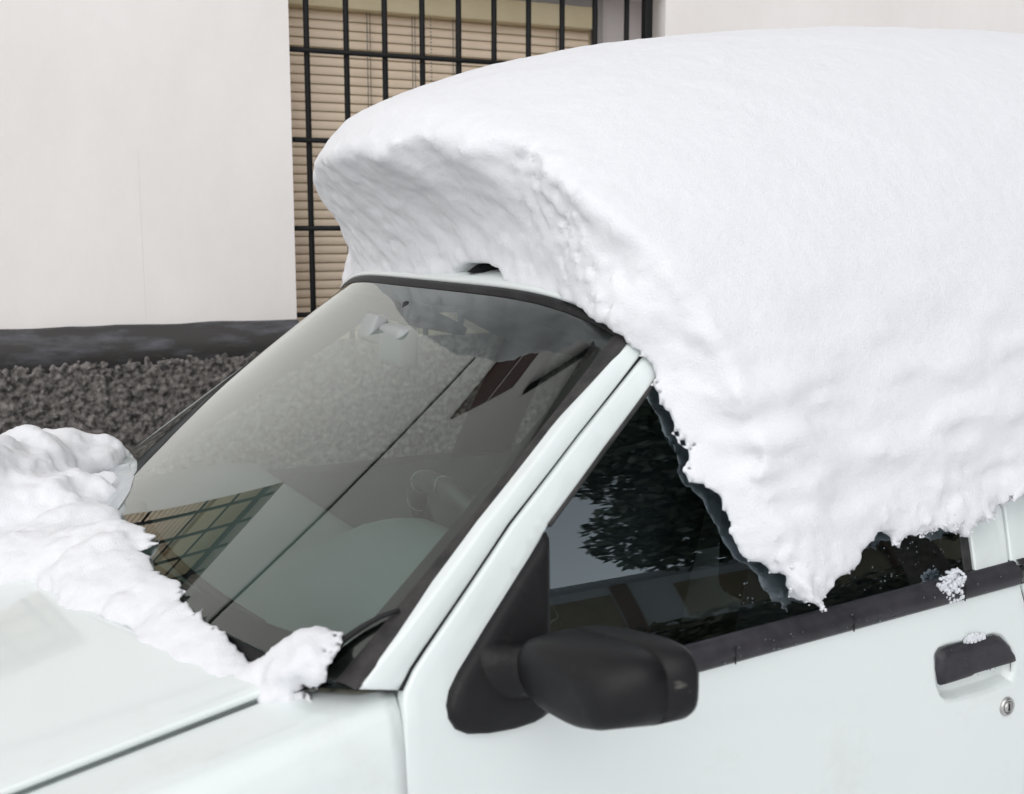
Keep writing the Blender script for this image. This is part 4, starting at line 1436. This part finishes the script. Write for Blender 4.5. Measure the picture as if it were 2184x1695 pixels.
def crumbs(V, Q, wgt, n, r0, r1, seed):
    """loose grains clinging to the surface, joined to the same mesh as quads"""
    rg_ = np.random.default_rng(seed)
    p = wgt / wgt.sum()
    i = rg_.choice(len(V), n, p=p)
    c = V[i] + rg_.normal(size=(n, 3)) * 0.0016
    r = rg_.uniform(r0, r1, n) * rg_.uniform(0.5, 1, n)
    cube = np.array([(a, b_, c_) for a in (-1, 1) for b_ in (-1, 1) for c_ in (-1, 1)], float) * 0.58
    fq = np.array([(0, 1, 3, 2), (4, 6, 7, 5), (0, 4, 5, 1), (2, 3, 7, 6), (0, 2, 6, 4), (1, 5, 7, 3)])
    q = rg_.normal(size=(n, 4)); q /= np.linalg.norm(q, axis=1, keepdims=True)
    w_, x_, y_, z_ = q.T
    Rm = np.stack([1 - 2 * (y_ ** 2 + z_ ** 2), 2 * (x_ * y_ - z_ * w_), 2 * (x_ * z_ + y_ * w_), 2 * (x_ * y_ + z_ * w_), 1 - 2 * (x_ ** 2 + z_ ** 2), 2 * (y_ * z_ - x_ * w_), 2 * (x_ * z_ - y_ * w_), 2 * (y_ * z_ + x_ * w_), 1 - 2 * (x_ ** 2 + y_ ** 2)], 1).reshape(n, 3, 3)
    cv = cube[None] * rg_.uniform(0.7, 1.3, (n, 8, 1))
    W = np.einsum('nij,nkj->nki', Rm, cv) * r[:, None, None] + c[:, None, :]
    base = len(V) + 8 * np.arange(n)
    return np.concatenate([V, W.reshape(-1, 3)]), np.concatenate([Q, (base[:, None, None] + fq[None]).reshape(-1, 4)])
V, Q, ne = roof_snow(0.0065)
n_q = len(Q)
V, Q = crumbs(V, Q, ne ** 4, 1600, 0.0014, 0.0034, 4)
rs = np_mesh('roof_snow', V, Q, 'snow')
_sm = np.ones(len(rs.data.polygons), bool); _sm[n_q:] = False
rs.data.polygons.foreach_set('use_smooth', _sm)
tag(rs, 'deep smooth slab of snow overhanging the car roof and side window', 'snow')

def heap_snow(h):
    ky = [1.195, 1.215, 1.25, 1.29, 1.335, 1.37, 1.42, 1.47, 1.54, 1.63, 1.70, 1.74, 1.84, 1.92, 2.00, 2.2, 2.4, 2.6, 2.72]
    rz = pchip(ky, [.005, .010, .012, .012, .014, .016, .018, .024, .028, .032, .036, .042, .046, .05, .055, .07, .08, .07, .02])
    rx = pchip(ky, [.01, .035, .042, .040, .030, .034, .036, .044, .050, .062, .077, .085, .105, .125, .15, .22, .27, .22, .1])
    xo = pchip(ky, [.02, .025, .025, .012, -.026, -.022, -.022, -.020, -.020, -.026, -.032, -.028, -.035, -.065, -.11, -.19, -.235, -.20, -.1])
    org = np.array([-0.30, 1.14, 0.86]); hi = np.array([0.56, 2.80, 1.22])
    n = ((hi - org) / h).astype(int)
    x = (org[0] + h * np.arange(n[0]))[:, None, None]; y = (org[1] + h * np.arange(n[1]))[None, :, None]; z = (org[2] + h * np.arange(n[2]))[None, None, :]
    u = np.clip((y - YC) / (YC - WB[1]), -1, 1)
    xb = WB[0] - 0.15 * (1 - np.abs(u) ** 2.2)
    zb = bonnet_z(x, y)
    a = (x - (xb + xo(y))) / rx(y); c = (z - zb) / rz(y)
    r = np.sqrt(a * a + c * c + 1e-6)
    S = (r - 1) * np.minimum(rx(y), rz(y))
    # glass plane keeps the snow outside
    k_ = (WT[2] - WB[2]) / (WT[0] - WB[0])
    slope = math.cos(math.atan(0.72))
    gz = WB[2] + 0.015 + (x - xb) * 0.80
    S = np.maximum(S, (gz + 0.002 - z) * 0.72 - (x < xb) * 1.0)
    S = np.maximum(S, zb - 0.012 - z)
    S = S.astype(np.float64)
    blobs = [(702, 1402, 1.25, .050, .040, .031), (655, 1415, 1.285, .046, .038, .027), (605, 1420, 1.325, .036, .034, .022), (555, 1412, 1.375, .034, .036, .020), (500, 1390, 1.42, .038, .038, .027), (440, 1345, 1.49, .045, .04, .036),
             (400, 1315, 1.55, .05, .05, .036), (345, 1295, 1.62, .06, .06, .040), (258, 1190, 1.80, .080, .07, .050), (200, 1210, 1.86, .09, .08, .055), (110, 1225, 1.93, .10, .09, .06), (20, 1225, 2.0, .12, .1, .07),
             (130, 1095, 2.20, .11, .11, .075), (192, 1030, 2.44, .070, .08, .070), (120, 1020, 2.42, .10, .09, .078), (45, 1005, 2.34, .08, .08, .078), (10, 1090, 2.18, .13, .12, .08), (-80, 1050, 2.25, .15, .15, .11)]
    for px_, py_, yy_, bx, by, bz in blobs:
        d_ = ray(px_, py_); c_ = CC + d_ * ((yy_ - CC[1]) / d_[1])
        e_ = np.sqrt(((x - c_[0]) / bx) ** 2 + ((y - c_[1]) / by) ** 2 + ((z - c_[2]) / bz) ** 2)
        B = (e_ - 1) * min(bx, by, bz)
        k2 = 0.022
        hh = np.clip(k2 - np.abs(S - B), 0, None) / k2
        S = np.minimum(S, B) - hh * hh * k2 * 0.25
    S = np.maximum(S, (gz + 0.002 - z) * 0.72 - (x < xb) * 1.0)
    S = np.maximum(S, zb - 0.012 - z)
    I = np.argwhere(np.abs(S) < 0.06)
    P = I * h + org
    big = np.clip((P[:, 1] - 1.3) / 0.7, 0.3, 1)
    N = -0.018 * big * (np.abs(fbm(P, 7.5, 2, gain=0.4, off=2.0)) * 2 - 0.4) + (0.009 + 0.008 * np.clip((P[:, 1] - 2.0) / 0.2, 0, 1)) * fbm(P, 18, 2) + 0.0036 * fbm(P, 60, 2, gain=0.7)
    S[I[:, 0], I[:, 1], I[:, 2]] += N
    for sl_ in (np.s_[0], np.s_[-1], np.s_[:, 0], np.s_[:, -1], np.s_[:, :, 0], np.s_[:, :, -1]): S[sl_] = 1
    V, Q = surface_nets(S, org, h)
    V, Q = drop_islands(V, Q, 1)
    V = relax(V, Q, 1, 0.4)
    return V + mesh_normals(V, Q) * (0.0014 * fbm(V, 110, 2))[:, None], Q
V, Q = heap_snow(0.006)
hsn = np_mesh('bonnet_snow', V, Q, 'snow')
tag(hsn, 'broken ridge of snow heaped on the bonnet along the windscreen', 'snow')

def slush():
    px_ = [(262, 972), (276, 990), (287, 1018), (278, 1048), (262, 1075), (242, 1100), (236, 1130), (225, 1150), (170, 1150), (190, 1090), (215, 1040), (240, 1000)]
    O = resample([on_glass(*p) for p in px_], 0.02)
    lo, hi = O.min(0), O.max(0)
    g = np.stack(np.meshgrid(np.arange(lo[0], hi[0], .012), np.arange(lo[1], hi[1], .012), indexing='ij'), -1).reshape(-1, 2)
    g = g[inside_poly(g, O)]
    g = g[seg_dist(g, O) > 0.005]
    area = 0.5 * np.sum(O[:, 0] * np.roll(O[:, 1], -1) - np.roll(O[:, 0], -1) * O[:, 1])
    n = len(O)
    v2, _, fs, *_ = delaunay_2d_cdt([Vector(p) for p in np.concatenate([O, g])], [], [list(range(n)) if area > 0 else list(range(n))[::-1]], 1, 1e-6)
    P2 = np.array([tuple(v) for v in v2])
    d = seg_dist(P2, O)
    V = np.array([wscreen(*p) + wnormal(*p) * (0.001 + 0.007 * min(1, dd / 0.03) ** 0.6) for p, dd in zip(P2, d)])
    V[:, 2] += 0.002 * fbm(V, 60, 2)
    o = mesh_obj('slush_film', V, [tuple(f) for f in fs], 'slush')
    tag(o, 'thin translucent slush sliding on the far lower corner of the windscreen', 'slush')
slush()
def ice_clump(name, centre, r, n, seed, label):
    rg_ = random.Random(seed)
    bm = bmesh.new()
    for i in range(n):
        a, b_ = rg_.uniform(0, 2 * math.pi), rg_.uniform(0, 1) ** 0.6
        p = Vector(centre) + Vector((math.cos(a) * b_ * r[0], rg_.uniform(-0.4, 0.6) * r[1], math.sin(a) * b_ * r[2]))
        mtx = Matrix.Translation(p) @ Matrix.Rotation(rg_.uniform(0, 6), 4, Vector((rg_.random(), rg_.random(), rg_.random() + .01))) @ Matrix.Diagonal((rg_.uniform(.6, 1.5), rg_.uniform(.6, 1.2), rg_.uniform(.6, 1.3), 1))
        bmesh.ops.create_icosphere(bm, subdivisions=1, radius=rg_.uniform(0.002, 0.0048), matrix=mtx)
    o = bm_obj(name, bm, 'ice', smooth=False)
    tag(o, label, 'ice')
    return o
pc = on_side(2032, 1252, -0.012)
ice_clump('ice_clump', pc, (0.026, 0.010, 0.026), 190, 3, 'glassy clump of melting ice on the window moulding')
pc = on_side(2078, 1362, -0.006)
ice_clump('snow_crumbs', pc, (0.022, 0.006, 0.006), 70, 5, 'small crust of melting snow on top of the door handle')

# ================================================================== ACROSS THE STREET (seen in the side window)
def far_house(x0, x1, y, h_):
    t = thing('bungalow', 'pale low house with tan shutters across the street, reflected in side window', 'house', ((x0 + x1) / 2, y, 0))
    box('wall', (x0, y - 6, 0), (x1, y, h_), 'render', t)
    box('roof', (x0 - .3, y - 6.3, h_), (x1 + .3, y + 0.5, h_ + 0.14), 'roof', t)
    x = x0 + 0.6
    while x + 2.0 < x1:
        w = box('window', (x, y, 2.75), (x + 1.5, y + 0.03, h_ - 0.30), 'shutter', t)
        for j in range(10):
            zz = 2.80 + j * 0.118
            box('shutter_slat', (x + .05, y + 0.03, zz), (x + 1.45, y + 0.05, zz + 0.06), 'shutter', w)
        box('pier', (x + 1.55, y, 0.0), (x + 1.78, y + 0.12, h_ - 0.02), 'brick', t)
        box('sill_band', (x - .3, y + 0.002, 2.45), (x + 2.3, y + 0.10, 2.55), 'trim_dark', t)
        x += 2.6
far_house(6.6, 24.0, -11.0, 4.35)
def leaf_mass(name, centre, rad, n, size, mat, parent, seed, lobes=10):
    rg_ = np.random.default_rng(seed)
    cs = rg_.normal(size=(lobes, 3)); cs /= np.linalg.norm(cs, axis=1, keepdims=True)
    cs *= rg_.uniform(0.3, 0.75, (lobes, 1))
    i = rg_.integers(0, lobes, n)
    d = rg_.normal(size=(n, 3)); d /= np.linalg.norm(d, axis=1, keepdims=True)
    p = (cs[i] + d * (0.42 * rg_.random((n, 1)) ** 0.35)) * np.array(rad) + np.array(centre)
    a = rg_.normal(size=(n, 3)); a /= np.linalg.norm(a, axis=1, keepdims=True)
    b_ = np.cross(a, rg_.normal(size=(n, 3))); b_ /= np.linalg.norm(b_, axis=1, keepdims=True)
    s = size * rg_.uniform(0.6, 1.4, (n, 1))
    V = np.stack([p - a * s, p + b_ * s * 0.5, p + a * s, p - b_ * s * 0.5], 1).reshape(-1, 3)
    Q = np.arange(4 * n).reshape(n, 4)
    o = np_mesh(name, V, Q, mat, smooth=False)
    put(o, parent)
    return o
def tree(loc, hgt, rad, label, seed):
    t = thing('evergreen_tree', label, 'tree', loc, 'trees across the street')
    x, y, _ = loc
    tube('trunk', [(x, y, 0), (x + .05, y, hgt * .3), (x - .1, y + .1, hgt * .6), (x, y, hgt * .85)], [0.28, 0.2, 0.14, 0.05], 'bark', t, seg=10)
    for k_ in range(5):
        a = k_ * 1.26 + seed
        tube('limb', [(x, y, hgt * (.35 + .07 * k_)), (x + math.cos(a) * rad[0] * .3, y + math.sin(a) * rad[1] * .3, hgt * (.48 + .07 * k_)), (x + math.cos(a) * rad[0] * .6, y + math.sin(a) * rad[1] * .6, hgt * (.55 + .07 * k_))], [0.09, 0.06, 0.03], 'bark', t, seg=7)
    leaf_mass('crown', (x, y, hgt * 0.62), rad, 60000, 0.105, 'leaf', t, seed, 22)
tree((9.15, -6.0, 0), 9.4, (3.2, 2.6, 3.0), 'dark evergreen tree across the street, reflected high in the side window', 2)
tree((14.5, -7.0, 0), 9.5, (3.4, 3.0, 3.2), 'dark evergreen tree across the street, farther along to the right', 3)
hd = thing('hedge', 'clipped snowy hedge in front of the low house across the street', 'hedge', (9, -8.6, 0))
leaf_mass('foliage', (12.0, -8.6, 1.3), (8.0, 0.8, 1.25), 12000, 0.13, 'hedge', hd, 9, 60)
